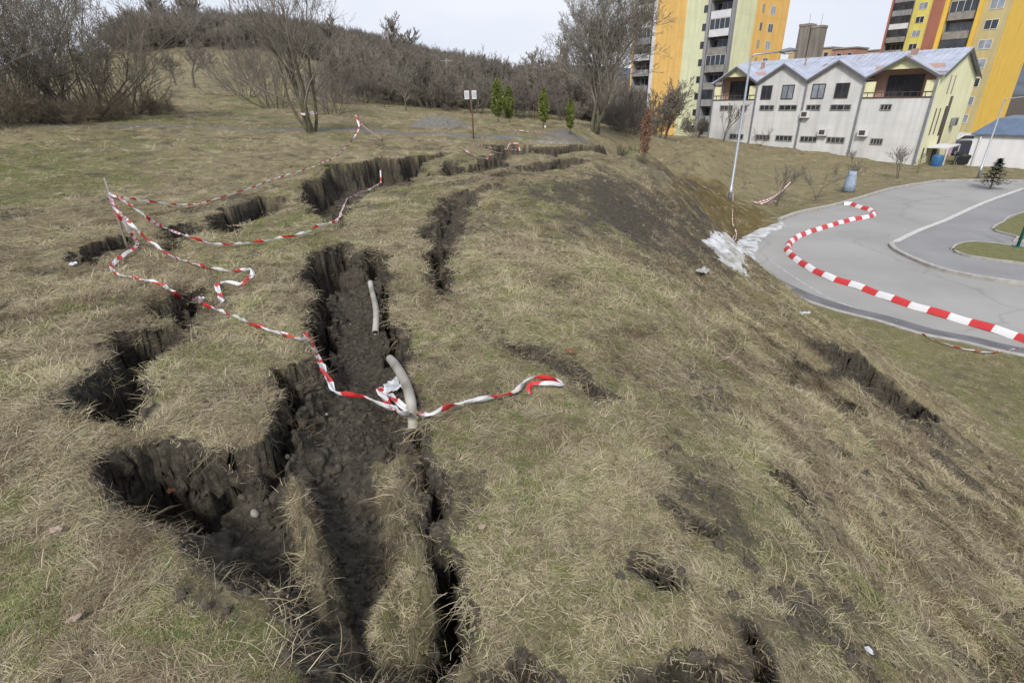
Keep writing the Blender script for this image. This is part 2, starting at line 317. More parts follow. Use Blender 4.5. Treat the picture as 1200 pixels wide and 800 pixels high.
def ground_material():
    m = bpy.data.materials.new('ground'); m.use_nodes = True; t = m.node_tree; n = t.nodes; l = t.links.new; b = n['Principled BSDF']
    b.inputs['Roughness'].default_value = .95; b.inputs['Specular IOR Level'].default_value = .1
    tc = n.new('ShaderNodeTexCoord')
    def noise(sc, det=6, st=(1, 1, 1), dist=0, rot=0):
        mp = n.new('ShaderNodeMapping'); mp.inputs['Scale'].default_value = st; mp.inputs['Rotation'].default_value = (0, 0, rot); q = n.new('ShaderNodeTexNoise'); q.inputs['Scale'].default_value = sc
        q.inputs['Detail'].default_value = det; q.inputs['Distortion'].default_value = dist; q.inputs['Roughness'].default_value = .65
        l(tc.outputs['Object'], mp.inputs[0]); l(mp.outputs[0], q.inputs['Vector']); return q.outputs['Fac']
    def ramp(f, *st):
        r = n.new('ShaderNodeValToRGB'); e = r.color_ramp.elements
        while len(e) < len(st): e.new(.5)
        for i, (p, c) in enumerate(st): e[i].position = p; e[i].color = (*c, 1)
        l(f, r.inputs[0]); return r.outputs[0]
    def mix(f, a, b_, typ='MIX'):
        r = n.new('ShaderNodeMixRGB'); r.blend_type = typ
        if isinstance(f, float): r.inputs[0].default_value = f
        else: l(f, r.inputs[0])
        l(a, r.inputs[1]); l(b_, r.inputs[2]); return r.outputs[0]
    at1 = n.new('ShaderNodeAttribute'); at1.attribute_name = 'mask'; at2 = n.new('ShaderNodeAttribute'); at2.attribute_name = 'mask2'
    s1 = n.new('ShaderNodeSeparateColor'); l(at1.outputs['Color'], s1.inputs[0]); s2 = n.new('ShaderNodeSeparateColor'); l(at2.outputs['Color'], s2.inputs[0])
    fine = noise(38, 8, (1, 1, 1), 1.5); mid = noise(5, 8); big = noise(.35, 4)
    straw = ramp(fine, (.28, (.085, .07, .043)), (.5, (.235, .20, .118)), (.72, (.41, .36, .225)))
    green = ramp(fine, (.3, (.075, .08, .025)), (.55, (.15, .155, .07)), (.75, (.225, .222, .11)))
    g = n.new('ShaderNodeMath'); g.operation = 'MULTIPLY'; l(s2.outputs[0], g.inputs[0]); gm = ramp(mid, (.35, (.1, .1, .1)), (.6, (1, 1, 1))); l(gm, g.inputs[1])
    c = mix(g.outputs[0], straw, green)
    c = mix(s2.outputs[1], c, ramp(noise(12), (.35, (.055, .045, .035)), (.65, (.13, .108, .082))))
    c = mix(s1.outputs[1], c, ramp(fine, (.3, (.08, .06, .025)), (.6, (.175, .135, .055)), (.8, (.26, .21, .10))))
    soil = ramp(noise(22, 10, (1, 1, 1), .5), (.3, (.038, .033, .026)), (.55, (.10, .088, .070)), (.78, (.18, .16, .13)))
    c = mix(s1.outputs[0], c, soil)
    grav = ramp(noise(45, 3), (.35, (.10, .098, .09)), (.65, (.25, .245, .23)))
    c = mix(s1.outputs[2], c, grav)
    c = mix(.55, c, ramp(big, (.35, (.72, .72, .72)), (.65, (1, 1, 1))), 'MULTIPLY')
    l(c, b.inputs['Base Color'])
    bp = n.new('ShaderNodeBump'); bp.inputs['Strength'].default_value = .7; bp.inputs['Distance'].default_value = .05; l(fine, bp.inputs['Height']); l(bp.outputs[0], b.inputs['Normal'])
    return m

# ---------------------------------------------------------------- mesh helpers
def link(name, me, parent=None, m=None):
    o = bpy.data.objects.new(name, me); COL.objects.link(o)
    if m is not None and me is not None: me.materials.clear(); me.materials.append(m)
    if parent is not None: o.parent = parent
    return o
def tag(o, label=None, cat=None, group=None, kind=None):
    if label: o['label'] = label
    if cat: o['category'] = cat
    if group: o['group'] = group
    if kind: o['kind'] = kind
    return o
def empty(name, loc=(0, 0, 0), rz=0, label=None, cat=None, group=None):
    o = bpy.data.objects.new(name, None); COL.objects.link(o); o.location = loc; o.rotation_euler = (0, 0, rz); o.empty_display_size = .2
    return tag(o, label, cat, group)
def npmesh(name, v, f, smooth=False):
    me = bpy.data.meshes.new(name); v = np.asarray(v, np.float32); f = np.asarray(f, np.int32)
    me.vertices.add(len(v)); me.vertices.foreach_set('co', v.ravel())
    k = f.shape[1]; me.loops.add(f.size); me.loops.foreach_set('vertex_index', f.ravel())
    me.polygons.add(len(f)); me.polygons.foreach_set('loop_start', np.arange(0, f.size, k, dtype=np.int32))
    try: me.polygons.foreach_set('loop_total', np.full(len(f), k, np.int32))
    except Exception: pass
    if smooth: me.polygons.foreach_set('use_smooth', np.ones(len(f), bool))
    me.update(calc_edges=True); me.validate(); return me
class MB:
    def __init__(s, fr=None): s.v = []; s.f = []; s.fr = fr
    def add(s, vs, fs):
        n = len(s.v); s.v += [tuple(map(float, (s.fr(p) if s.fr else p))) for p in vs]; s.f += [tuple(i + n for i in f) for f in fs]; return s
    def box(s, x0, x1, y0, y1, z0, z1):
        return s.add([(x, y, z) for z in (z0, z1) for y in (y0, y1) for x in (x0, x1)], [(0, 2, 3, 1), (4, 5, 7, 6), (0, 1, 5, 4), (2, 6, 7, 3), (0, 4, 6, 2), (1, 3, 7, 5)])
    def prism(s, poly, d):           # closed outline of 3D points pushed along d
        n = len(poly); p = [np.array(q, float) for q in poly]; d = np.array(d, float)
        return s.add(p + [q + d for q in p], [tuple(range(n))[::-1], tuple(range(n, 2 * n))] + [(i, (i + 1) % n, n + (i + 1) % n, n + i) for i in range(n)])
    def tube(s, pts, rad, n=8, cap=True):
        pts = [np.array(p, float) for p in pts]; rad = rad if hasattr(rad, '__len__') else [rad] * len(pts); vs = []; fs = []; u = None
        for i, p in enumerate(pts):
            d = pts[min(i + 1, len(pts) - 1)] - pts[max(i - 1, 0)]; d /= np.linalg.norm(d) + 1e-9
            if u is None: u = np.cross(d, (0, 0, 1) if abs(d[2]) < .9 else (1, 0, 0))
            u = u - d * (u @ d); u /= np.linalg.norm(u) + 1e-9; w_ = np.cross(d, u)
            for k in range(n):
                a = 2 * math.pi * k / n; vs.append(p + rad[i] * (math.cos(a) * u + math.sin(a) * w_))
        for i in range(len(pts) - 1):
            for k in range(n): fs.append((i * n + k, i * n + (k + 1) % n, (i + 1) * n + (k + 1) % n, (i + 1) * n + k))
        if cap: fs += [tuple(range(n))[::-1], tuple((len(pts) - 1) * n + k for k in range(n))]
        return s.add(vs, fs)
    def build(s, name, m, parent=None, smooth=False, bevel=0, origin=True):
        v = np.array(s.v); o0 = np.zeros(3)
        if parent is None and origin:
            o0 = np.array([v[:, 0].mean(), v[:, 1].mean(), v[:, 2].min()])
        me = bpy.data.meshes.new(name); me.from_pydata([tuple(q) for q in v - o0], [], s.f); me.update()
        if smooth: me.polygons.foreach_set('use_smooth', np.ones(len(me.polygons), bool))
        o = link(name, me, parent, m); o.location = o0
        if bevel:
            b = o.modifiers.new('bevel', 'BEVEL'); b.width = bevel; b.segments = 2; b.limit_method = 'ANGLE'
        return o

# ---------------------------------------------------------------- ground sheet
GC = np.array([0, -2.0])
rs = [.02, .3, .6, .9, 1.2, 1.5, 1.8, 2.1, 2.3]
r = 2.5
while r < 1500:
    rs.append(r); r += max(.0115, .0036 * r) if r < 24 else (.009 * r if r < 90 else .022 * r)
rs = np.array(rs)
an = np.r_[np.arange(-180, -58, 3.0), np.arange(-58, 58, .1), np.arange(58, 180, 3.0)]
an = np.radians(an); na = len(an); nr = len(rs)
gx = GC[0] + rs[:, None] * np.sin(an)[None]; gy = GC[1] + rs[:, None] * np.cos(an)[None]
P = np.c_[gx.ravel(), gy.ravel()]
zz, soil, och, path, gre, wood = fields(P)
# crumbly ledges and overhangs on the torn walls
_w = np.clip(soil, 0, 1) * sstep(.02, .12, zbase(P) - zz) * (np.hypot(P[:, 0], P[:, 1]) < 30); _am = (.055 + .004 * np.hypot(P[:, 0], P[:, 1])) * _w
_k = _am > 0; _x, _y, _z = P[_k, 0].copy(), P[_k, 1].copy(), zz[_k]
P[_k, 0] += _am[_k] * 1.5 * (fbm(_z / .09 + 3, (_x + _y) / .16, 141, 3) + .5 * fbm(_z / .03, (_x - _y) / .05, 143, 2))
P[_k, 1] += _am[_k] * 1.5 * (fbm(_z / .09 + 40, (_x - _y) / .16, 147, 3) + .5 * fbm(_z / .03 + 9, (_x + _y) / .05, 149, 2))
I = np.arange(nr * na).reshape(nr, na); J = np.roll(I, -1, 1)
fc = np.stack([I[:-1], J[:-1], J[1:], I[1:]], -1).reshape(-1, 4)[:, ::-1]
gm = npmesh('ground', np.c_[P, zz], fc, True)
for nme, cc in (('mask', (soil, och, path)), ('mask2', (gre, wood, gre * 0))):
    a = gm.color_attributes.new(nme, 'FLOAT_COLOR', 'POINT'); a.data.foreach_set('color', np.c_[cc[0], cc[1], cc[2], np.ones(len(P))].astype(np.float32).ravel())
ground = tag(link('ground', gm, None, ground_material()), kind='structure')
print('ground', len(P))

# ---------------------------------------------------------------- road, kerbs, parking bay
def flat_poly(name, pts, z, m, kind='structure', thick=0.0):
    v = [(p[0], p[1], z) for p in pts]; b = MB()
    if thick: b.prism([(p[0], p[1], z - thick) for p in pts], (0, 0, thick))
    else: b.add(v, [tuple(range(len(v)))])
    o = b.build(name, m, origin=False); bmn = o.data
    import bmesh
    q = bmesh.new(); q.from_mesh(bmn); bmesh.ops.triangulate(q, faces=q.faces); bmesh.ops.recalc_face_normals(q, faces=q.faces)
    if not thick:
        for f in q.faces:
            if f.normal.z < 0: f.normal_flip()
    q.to_mesh(bmn); q.free()
    return tag(o, kind=kind) if kind else o
def smooth_line(pts, n=8, closed=False):
    pts = [np.array(p, float) for p in pts]; out = []; m = len(pts)
    for i in range(m if closed else m - 1):
        g = lambda k: pts[k % m] if closed else pts[min(max(k, 0), m - 1)]
        a, b, c, d = g(i - 1), g(i), g(i + 1), g(i + 2)
        for k in range(n):
            t = k / n; out.append(.5 * ((2 * b) + (c - a) * t + (2 * a - 5 * b + 4 * c - d) * t * t + (3 * b - a - 3 * c + d) * t ** 3))
    if not closed: out.append(pts[-1])
    return out
def strip(name, line, wd, z0, z1, m, kind='structure', flat=False, parent=None):
    line = [np.array(p[:2], float) for p in line]; b = MB(); n = len(line); L_ = []; R2 = []
    for i, p in enumerate(line):
        d = line[min(i + 1, n - 1)] - line[max(i - 1, 0)]; d /= np.linalg.norm(d) + 1e-9; q = np.array([-d[1], d[0]]) * wd / 2
        L_.append(p + q); R2.append(p - q)
    for i in range(n - 1):
        a, b_, c, d = L_[i], L_[i + 1], R2[i + 1], R2[i]
        if flat: b.add([(*a, z1), (*b_, z1), (*c, z1), (*d, z1)], [(3, 2, 1, 0)])
        else: b.add([(*q, z) for z in (z0, z1) for q in (a, b_, c, d)], [(7, 6, 5, 4), (0, 1, 5, 4), (3, 7, 6, 2), (0, 4, 7, 3), (1, 2, 6, 5)])
    o = b.build(name, m, parent, origin=False)
    if flat:                                            # one-sided sheets face up
        me = o.data; me.update()
        if len(me.polygons) and me.polygons[0].normal.z < 0: me.flip_normals()
    return tag(o, kind=kind) if kind else o

asph = mm('asphalt', (.35, .345, .33), .9, var=.16, scale=.35, bump=.0)
def asphalt_detail(m, pat=.8):
    t = m.node_tree; n = t.nodes; b = n['Principled BSDF']; src = b.inputs['Base Color'].links[0].from_socket
    tc = n.new('ShaderNodeTexCoord'); q = n.new('ShaderNodeTexNoise'); q.inputs['Scale'].default_value = 60; q.inputs['Detail'].default_value = 4
    t.links.new(tc.outputs['Object'], q.inputs['Vector']); r = n.new('ShaderNodeValToRGB'); r.color_ramp.elements[0].color = (.72, .72, .72, 1); r.color_ramp.elements[0].position = .3
    r.color_ramp.elements[1].position = .6; t.links.new(q.outputs['Fac'], r.inputs[0])
    x = n.new('ShaderNodeMixRGB'); x.blend_type = 'MULTIPLY'; x.inputs[0].default_value = .8; t.links.new(src, x.inputs[1]); t.links.new(r.outputs[0], x.inputs[2])
    # cracks and repair seams
    vo = n.new('ShaderNodeTexVoronoi'); vo.feature = 'DISTANCE_TO_EDGE'; vo.inputs['Scale'].default_value = .12; vo.inputs['Randomness'].default_value = 1
    q2 = n.new('ShaderNodeTexNoise'); q2.inputs['Scale'].default_value = .8; t.links.new(tc.outputs['Object'], q2.inputs['Vector'])
    va = n.new('ShaderNodeVectorMath'); va.operation = 'MULTIPLY_ADD'; va.inputs[1].default_value = (1.5, 1.5, 0); t.links.new(q2.outputs['Color'], va.inputs[0]); t.links.new(tc.outputs['Object'], va.inputs[2]); t.links.new(va.outputs[0], vo.inputs['Vector'])
    r2 = n.new('ShaderNodeValToRGB'); r2.color_ramp.elements[0].color = (pat, pat, pat, 1); r2.color_ramp.elements[0].position = .003; r2.color_ramp.elements[1].position = .009; t.links.new(vo.outputs[0], r2.inputs[0])
    y = n.new('ShaderNodeMixRGB'); y.blend_type = 'MULTIPLY'; y.inputs[0].default_value = .7; t.links.new(x.outputs[0], y.inputs[1]); t.links.new(r2.outputs[0], y.inputs[2]); t.links.new(y.outputs[0], b.inputs['Base Color'])
asphalt_detail(asph)
road = flat_poly('road', ROAD, ZR, asph)
bay_px = zr([(765,388),(755,395),(775,415),(860,455),(960,487),(1100,512),(1200,525)]) + [(1320,350)] + [(1500,300), (1350,232), (1230,216)] + zr([(1200,212),(1170,215),(1060,255),(940,310),(850,345)])
bay_w = np.array([at(*q, ZR)[:2] for q in bay_px])
asph2 = mm('bay_asphalt', (.28, .28, .285), .9, var=.15, scale=.5); asphalt_detail(asph2)
flat_poly('parking_bay', bay_w, ZR + .06, asph2, thick=.055)
kerbm = mm('kerb_concrete', (.42, .40, .37), .9, var=.3, scale=5, bump=.3)
strip('kerb_inner', smooth_line(bay_w[:7], 5), .18, ZR - .05, ZR + .11, kerbm)
strip('lane_line', smooth_line(np.array([at(*q, ZR)[:2] for q in zr([(768,386),(850,346),(940,311),(1060,256),(1170,216),(1200,206)])]), 5), .24, 0, ZR + .075, mm('line_paint', (.55, .55, .53), .8, var=.25, scale=6), flat=True)
outer = [at(*q, ZR)[:2] for q in [(1500,470)] + zr([(1200,765),(1000,720),(850,690),(700,645),(560,610),(420,560),(320,510)])]
strip('kerb_near', smooth_line(outer, 5), .16, ZR - .1, ZR + .045, kerbm)
far = [at(*q, ZR)[:2] for q in zr([(380,310),(450,285),(560,262),(640,240),(760,205),(880,185),(950,178)]) + [(1200,213),(1320,222),(1500,250)]]
strip('kerb_far', smooth_line(far, 5), .2, ZR - .1, ZR + .12, kerbm)
strip('edge_line', smooth_line([at(*q, ZR)[:2] for q in zr([(345,440),(400,478),(480,530),(560,575),(645,606)])], 5), .09, 0, ZR + .004, mm('worn_paint', (.42, .42, .42), .85, var=.3, scale=9), flat=True)
strip('gutter', smooth_line([p + np.array([.42, .12]) for p in outer], 5), .5, 0, ZR + .008, mm('wet_asphalt', (.15, .15, .16), .6, var=.3, scale=2), flat=True)
turf = mm('island_turf', (.17, .16, .075), .95, col2=(.11, .115, .04), scale=9, bump=.8)
for k, px in enumerate([zr([(960,405),(985,388),(1030,382),(1110,388),(1200,400)]) + [(1330,308), (1330,330)] + zr([(1200,455),(1100,442),(1000,425)]), zr([(1095,338),(1130,315),(1200,283)]) + [(1320,225), (1330,270)] + zr([(1200,378),(1180,365),(1130,352)])]):
    wv = np.array([at(*q, ZR + .1)[:2] for q in px]); flat_poly('grass_island', wv, ZR + .13, turf, thick=.07)
    strip('island_kerb', smooth_line(list(wv), 3, True), .09, ZR, ZR + .145, kerbm)

# ---------------------------------------------------------------- grass tufts
def blades(n, L0, L1, wd, lean0, lean1, spread, ang=0, aspread=math.pi, curl=.5, segs=3):
    V_ = []; F_ = []
    for i in range(n):
        a = ang + random.gauss(0, 1) * aspread if aspread < 3 else random.uniform(0, 2 * math.pi)
        L_ = random.uniform(L0, L1); el = R_(random.uniform(lean0, lean1)); p = np.array([random.gauss(0, spread), random.gauss(0, spread), random.uniform(-.01, .012)])
        w_ = wd * random.uniform(.6, 1.3); side = np.array([-math.sin(a), math.cos(a), random.uniform(-.5, .5)]); side /= np.linalg.norm(side); n0 = len(V_); e = el; aa = a
        for s in range(segs + 1):
            ww = w_ * (1 - (s / segs) ** 1.6 * .85)
            V_ += [p + side * ww / 2, p - side * ww / 2]
            d = np.array([math.cos(aa) * math.cos(e), math.sin(aa) * math.cos(e), math.sin(e)]); p = p + d * L_ / segs
            e -= curl * random.uniform(.3, 1.2) * (1 if e > -.25 else -.6); aa += random.gauss(0, .22)
            if p[2] < .003: p[2] = .003 + random.random() * .01; e = max(e, .05)
            if s: F_.append((n0 + 2 * s - 2, n0 + 2 * s - 1, n0 + 2 * s + 1, n0 + 2 * s))
    return V_, F_
def blade_mat(name, stops, rough=.75, trans=0):
    m = bpy.data.materials.new(name); m.use_nodes = True; t = m.node_tree; n = t.nodes; b = n['Principled BSDF']; b.inputs['Roughness'].default_value = rough; b.inputs['Specular IOR Level'].default_value = .15
    a = n.new('ShaderNodeAttribute'); a.attribute_type = 'INSTANCER'; a.attribute_name = 'tint'
    g = n.new('ShaderNodeNewGeometry'); r = n.new('ShaderNodeValToRGB'); e = r.color_ramp.elements
    while len(e) < len(stops): e.new(.5)
    for i, (p, c) in enumerate(stops): e[i].position = p; e[i].color = (*c, 1)
    mth = n.new('ShaderNodeMath'); mth.operation = 'MULTIPLY_ADD'; mth.inputs[1].default_value = .38; mth.use_clamp = True
    sb = n.new('ShaderNodeMath'); sb.operation = 'SUBTRACT'; sb.inputs[1].default_value = .19; t.links.new(a.outputs['Fac'], sb.inputs[0])
    t.links.new(g.outputs['Random Per Island'], mth.inputs[0]); t.links.new(sb.outputs[0], mth.inputs[2]); t.links.new(mth.outputs[0], r.inputs[0]); t.links.new(r.outputs[0], b.inputs['Base Color'])
    if trans:
        tr = n.new('ShaderNodeBsdfTranslucent'); t.links.new(r.outputs[0], tr.inputs[0]); ms = n.new('ShaderNodeMixShader'); ms.inputs[0].default_value = trans
        t.links.new(b.outputs[0], ms.inputs[1]); t.links.new(tr.outputs[0], ms.inputs[2]); t.links.new(ms.outputs[0], n['Material Output'].inputs[0])
    return m
# tint 0..1: grey brown litter, straw, pale straw, olive, green
GM = blade_mat('grass_blades', [(0, (.12, .085, .05)), (.18, (.25, .20, .135)), (.4, (.42, .362, .24)), (.52, (.57, .505, .355)), (.64, (.35, .325, .15)), (.8, (.20, .225, .075)), (1, (.12, .20, .05))])
def proto(name, vf, m):
    me = npmesh(name, np.array(vf[0]), np.array(vf[1])); me.materials.append(m); o = bpy.data.objects.new(name, me); return o
def scatter(name, protos, Pn, rot, scl, idx, tint, label, kind='stuff', cat=None):
    """one object whose geometry nodes set the given clumps on the given spots"""
    pc = bpy.data.collections.new(name + '_kinds')
    for i, p in enumerate(protos): p.name = '%s_kind_%02d' % (name, i); pc.objects.link(p)
    me = bpy.data.meshes.new(name); me.vertices.add(len(Pn)); me.vertices.foreach_set('co', Pn.astype(np.float32).ravel())
    for nme, ty, ar, key in (('rot', 'FLOAT_VECTOR', rot, 'vector'), ('scl', 'FLOAT', scl, 'value'), ('idx', 'INT', idx, 'value'), ('tint', 'FLOAT', tint, 'value')):
        a = me.attributes.new(nme, ty, 'POINT'); a.data.foreach_set(key, np.asarray(ar, np.int32 if ty == 'INT' else np.float32).ravel())
    me.update(); o = link(name, me); ng = bpy.data.node_groups.new(name, 'GeometryNodeTree')
    ng.interface.new_socket('Geometry', in_out='INPUT', socket_type='NodeSocketGeometry'); ng.interface.new_socket('Geometry', in_out='OUTPUT', socket_type='NodeSocketGeometry')
    n = ng.nodes; l = ng.links.new; gi = n.new('NodeGroupInput'); go = n.new('NodeGroupOutput'); ip = n.new('GeometryNodeInstanceOnPoints'); ci = n.new('GeometryNodeCollectionInfo')
    ci.inputs['Collection'].default_value = pc; ci.inputs['Separate Children'].default_value = True; ci.inputs['Reset Children'].default_value = True; ip.inputs['Pick Instance'].default_value = True
    def att(nm, ty): q = n.new('GeometryNodeInputNamedAttribute'); q.data_type = ty; q.inputs['Name'].default_value = nm; return q.outputs[0]
    er = n.new('FunctionNodeEulerToRotation'); l(att('rot', 'FLOAT_VECTOR'), er.inputs[0])
    l(gi.outputs[0], ip.inputs['Points']); l(ci.outputs[0], ip.inputs['Instance']); l(er.outputs[0], ip.inputs['Rotation']); l(att('scl', 'FLOAT'), ip.inputs['Scale']); l(att('idx', 'INT'), ip.inputs['Instance Index']); l(ip.outputs[0], go.inputs[0])
    md = o.modifiers.new('scatter', 'NODES'); md.node_group = ng
    return tag(o, label, cat, kind=kind)
def normals(P2):
    e = .06; a = fields(P2)[0]; x = fields(P2 + [e, 0])[0]; y = fields(P2 + [0, e])[0]
    n = np.c_[-(x - a) / e, -(y - a) / e, np.ones(len(P2))]; return n / np.linalg.norm(n, axis=1)[:, None]
def eulers(nrm, head):
    """XYZ euler of the frame whose Z is the normal and whose X points along the heading"""
    x = np.c_[np.cos(head), np.sin(head), np.zeros(len(head))]; x = x - nrm * (x * nrm).sum(1)[:, None]; x /= np.linalg.norm(x, axis=1)[:, None]; y = np.cross(nrm, x)
    return np.c_[np.arctan2(y[:, 2], nrm[:, 2]), np.arcsin(np.clip(-x[:, 2], -1, 1)), np.arctan2(x[:, 1], x[:, 0])]
mats_ = []
for i in range(8): mats_.append(proto('a', blades(42, .04, .12, .0034, -3, 16, .055, 0, 1.0, .25, 2), GM))      # matted straw, combed
for i in range(4): mats_.append(proto('a', blades(42, .03, .09, .0034, 0, 20, .06, 0, 9, .3, 2), GM))           # matted, any way
for i in range(4): mats_.append(proto('a', blades(40, .025, .065, .0032, 35, 85, .035, 0, 9, .35, 2), GM))          # short upright
for i in range(4): mats_.append(proto('a', blades(14, .12, .26, .0032, 10, 55, .04, 0, 1.2, .35, 4), GM))         # long wisps
for i in range(4): mats_.append(proto('a', blades(30, .09, .19, .0036, 8, 45, .045, 0, .7, .45, 3), GM))         # tussock
def sample(n, r0, r1, a0=-54, a1=58, power=1.0):
    u = rng.random(n); r = (r0 ** power + u * (r1 ** power - r0 ** power)) ** (1 / power); a = np.radians(rng.uniform(a0, a1, n)); return np.c_[r * np.sin(a) + GC[0], r * np.cos(a) + GC[1]]
def in_view(P3, m=60):
    v = P3 - CAM; w_ = v @ fw; x = 600 + F_PX * (v @ RT) / w_; y = 400 - F_PX * (v @ UP) / w_
    return (w_ > .3) & (x > -m * 3) & (x < 1200 + m * 3) & (y < 800 + m * 5)
def make_grass(name, n, r0, r1, power, smin, smax, label, dens=1.0, wide=1.0):
    P2 = sample(n, r0, r1, power=power); z, so_, oc, pa, gr, wo = fields(P2); P3 = np.c_[P2, z]
    zb = zbase(P2); cut = zb - z; dens = .38 + .75 * sstep(-.16, .08, fbm(P2[:, 0] / .33, P2[:, 1] / .33, 121, 3))
    k = in_view(P3) & (rng.random(n) < dens) & (rng.random(n) > np.clip(so_ * 1.12, 0, .97 + .03 * (cut > .1))) & (rng.random(n) > pa * 1.1) & (rng.random(n) > wo * .8) & (cut < .35 + .3 * rng.random(n))
    k &= (sdf(P2, ROAD) < -.15)
    P2, P3, so_, oc, gr = P2[k], P3[k], so_[k], oc[k], gr[k]; n = len(P2); nr_ = normals(P2); nr_[:, 2] = np.maximum(nr_[:, 2], .35); nr_ /= np.linalg.norm(nr_, axis=1)[:, None]
    dn = np.arctan2(nr_[:, 1], nr_[:, 0]); steep = sstep(.08, .35, 1 - nr_[:, 2])
    coh = fbm(P2[:, 0] / .55, P2[:, 1] / .55, 101, 3) * 14
    head = np.where(rng.random(n) < steep * .55, dn + rng.normal(0, .7, n), coh + rng.normal(0, .8, n))
    loc = fbm(P2[:, 0] / .28, P2[:, 1] / .28, 111, 2)
    grn = np.clip(gr * .75 + 1.5 * np.maximum(fbm(P2[:, 0] / .5, P2[:, 1] / .5, 113, 2) - .14, 0) * 2, 0, 1)
    isg = rng.random(n) < np.clip(grn * .85 + .35 * (P3[:, 2] < -4.1), 0, 1)
    tint = np.where(isg, rng.normal(.80, .10, n), rng.normal(.36, .1, n) + .55 * loc + .35 * fbm(P2[:, 0] / 1.3, P2[:, 1] / 1.3, 117, 2))
    lit = rng.random(n) < .12 * (1 + 3 * oc) + (.12 + .35 * steep) * sstep(-.05, .15, fbm(P2[:, 0] / .8, P2[:, 1] / 1.4, 131, 3)); tint = np.where(lit & ~isg, rng.normal(.14, .06, n), tint); tint = np.where(rng.random(n) < oc * .6, .60 + rng.normal(0, .05, n), tint)
    u = rng.random(n); idx = np.where(isg, np.where(u < .55, rng.integers(12, 16, n), rng.integers(8, 12, n)), np.where(u < .74, rng.integers(0, 8, n), np.where(u < .87, rng.integers(8, 12, n), np.where(u < .90, rng.integers(16, 20, n), rng.integers(20, 24, n)))))
    idx = np.where((steep > .5) & (u > .78) & ~isg, rng.integers(16, 24, n), idx)
    sc = rng.uniform(smin, smax, n) * (.5 + .5 * sstep(1, 7, np.hypot(P2[:, 0], P2[:, 1]))) * (1 - .35 * so_) * np.where(isg, .8, 1.0)
    P3[:, 2] -= .004
    return scatter(name, [p if i == 0 else p for i, p in enumerate([bpy.data.objects.new('k', q.data) for q in mats_])], P3, eulers(nr_, head), sc, idx, np.clip(tint, 0, 1), label), n
_, n1 = make_grass('matted_grass', 90000, 2.6, 9, 1.3, .8, 1.3, 'matted dry straw and short green grass in the foreground')
_, n2 = make_grass('meadow_grass', 40000, 8.7, 24, 1.2, .9, 1.5, 'dry yellow grass on the plateau and slope')
_, n3 = make_grass('far_grass', 16000, 23, 70, 1.2, 2.0, 3.2, 'pale dry grass of the distant meadow')
print('grass', n1, n2, n3)
# roots and dead straw hanging over the broken edges
P2 = sample(120000, 2.6, 17, power=1.25); z_, so_ = fields(P2)[:2]; cut = zbase(P2) - z_; k = (so_ > .3) & (cut > .02) & (cut < .2) & (rng.random(len(P2)) < .28) & in_view(np.c_[P2, z_]); P2 = P2[k]; z_ = z_[k]
nr_ = normals(P2); k = nr_[:, 2] < .93; P2, z_, nr_ = P2[k], z_[k], nr_[k]; n = len(P2); print('roots', n)
n_mid = nr_.copy(); n_mid[:, 2] = np.maximum(n_mid[:, 2], .25); n_mid /= np.linalg.norm(n_mid, axis=1)[:, None]
scatter('hanging_roots', [bpy.data.objects.new('k', q.data) for q in mats_[8:12] + mats_[16:20]], np.c_[P2, z_], eulers(n_mid, np.arctan2(nr_[:, 1], nr_[:, 0]) + rng.normal(0, .5, n)), rng.uniform(.45, 1.0, n), rng.integers(0, 8, n), np.clip(rng.normal(.22, .14, n), 0, .6), 'roots and dead straw hanging over the broken turf edges')

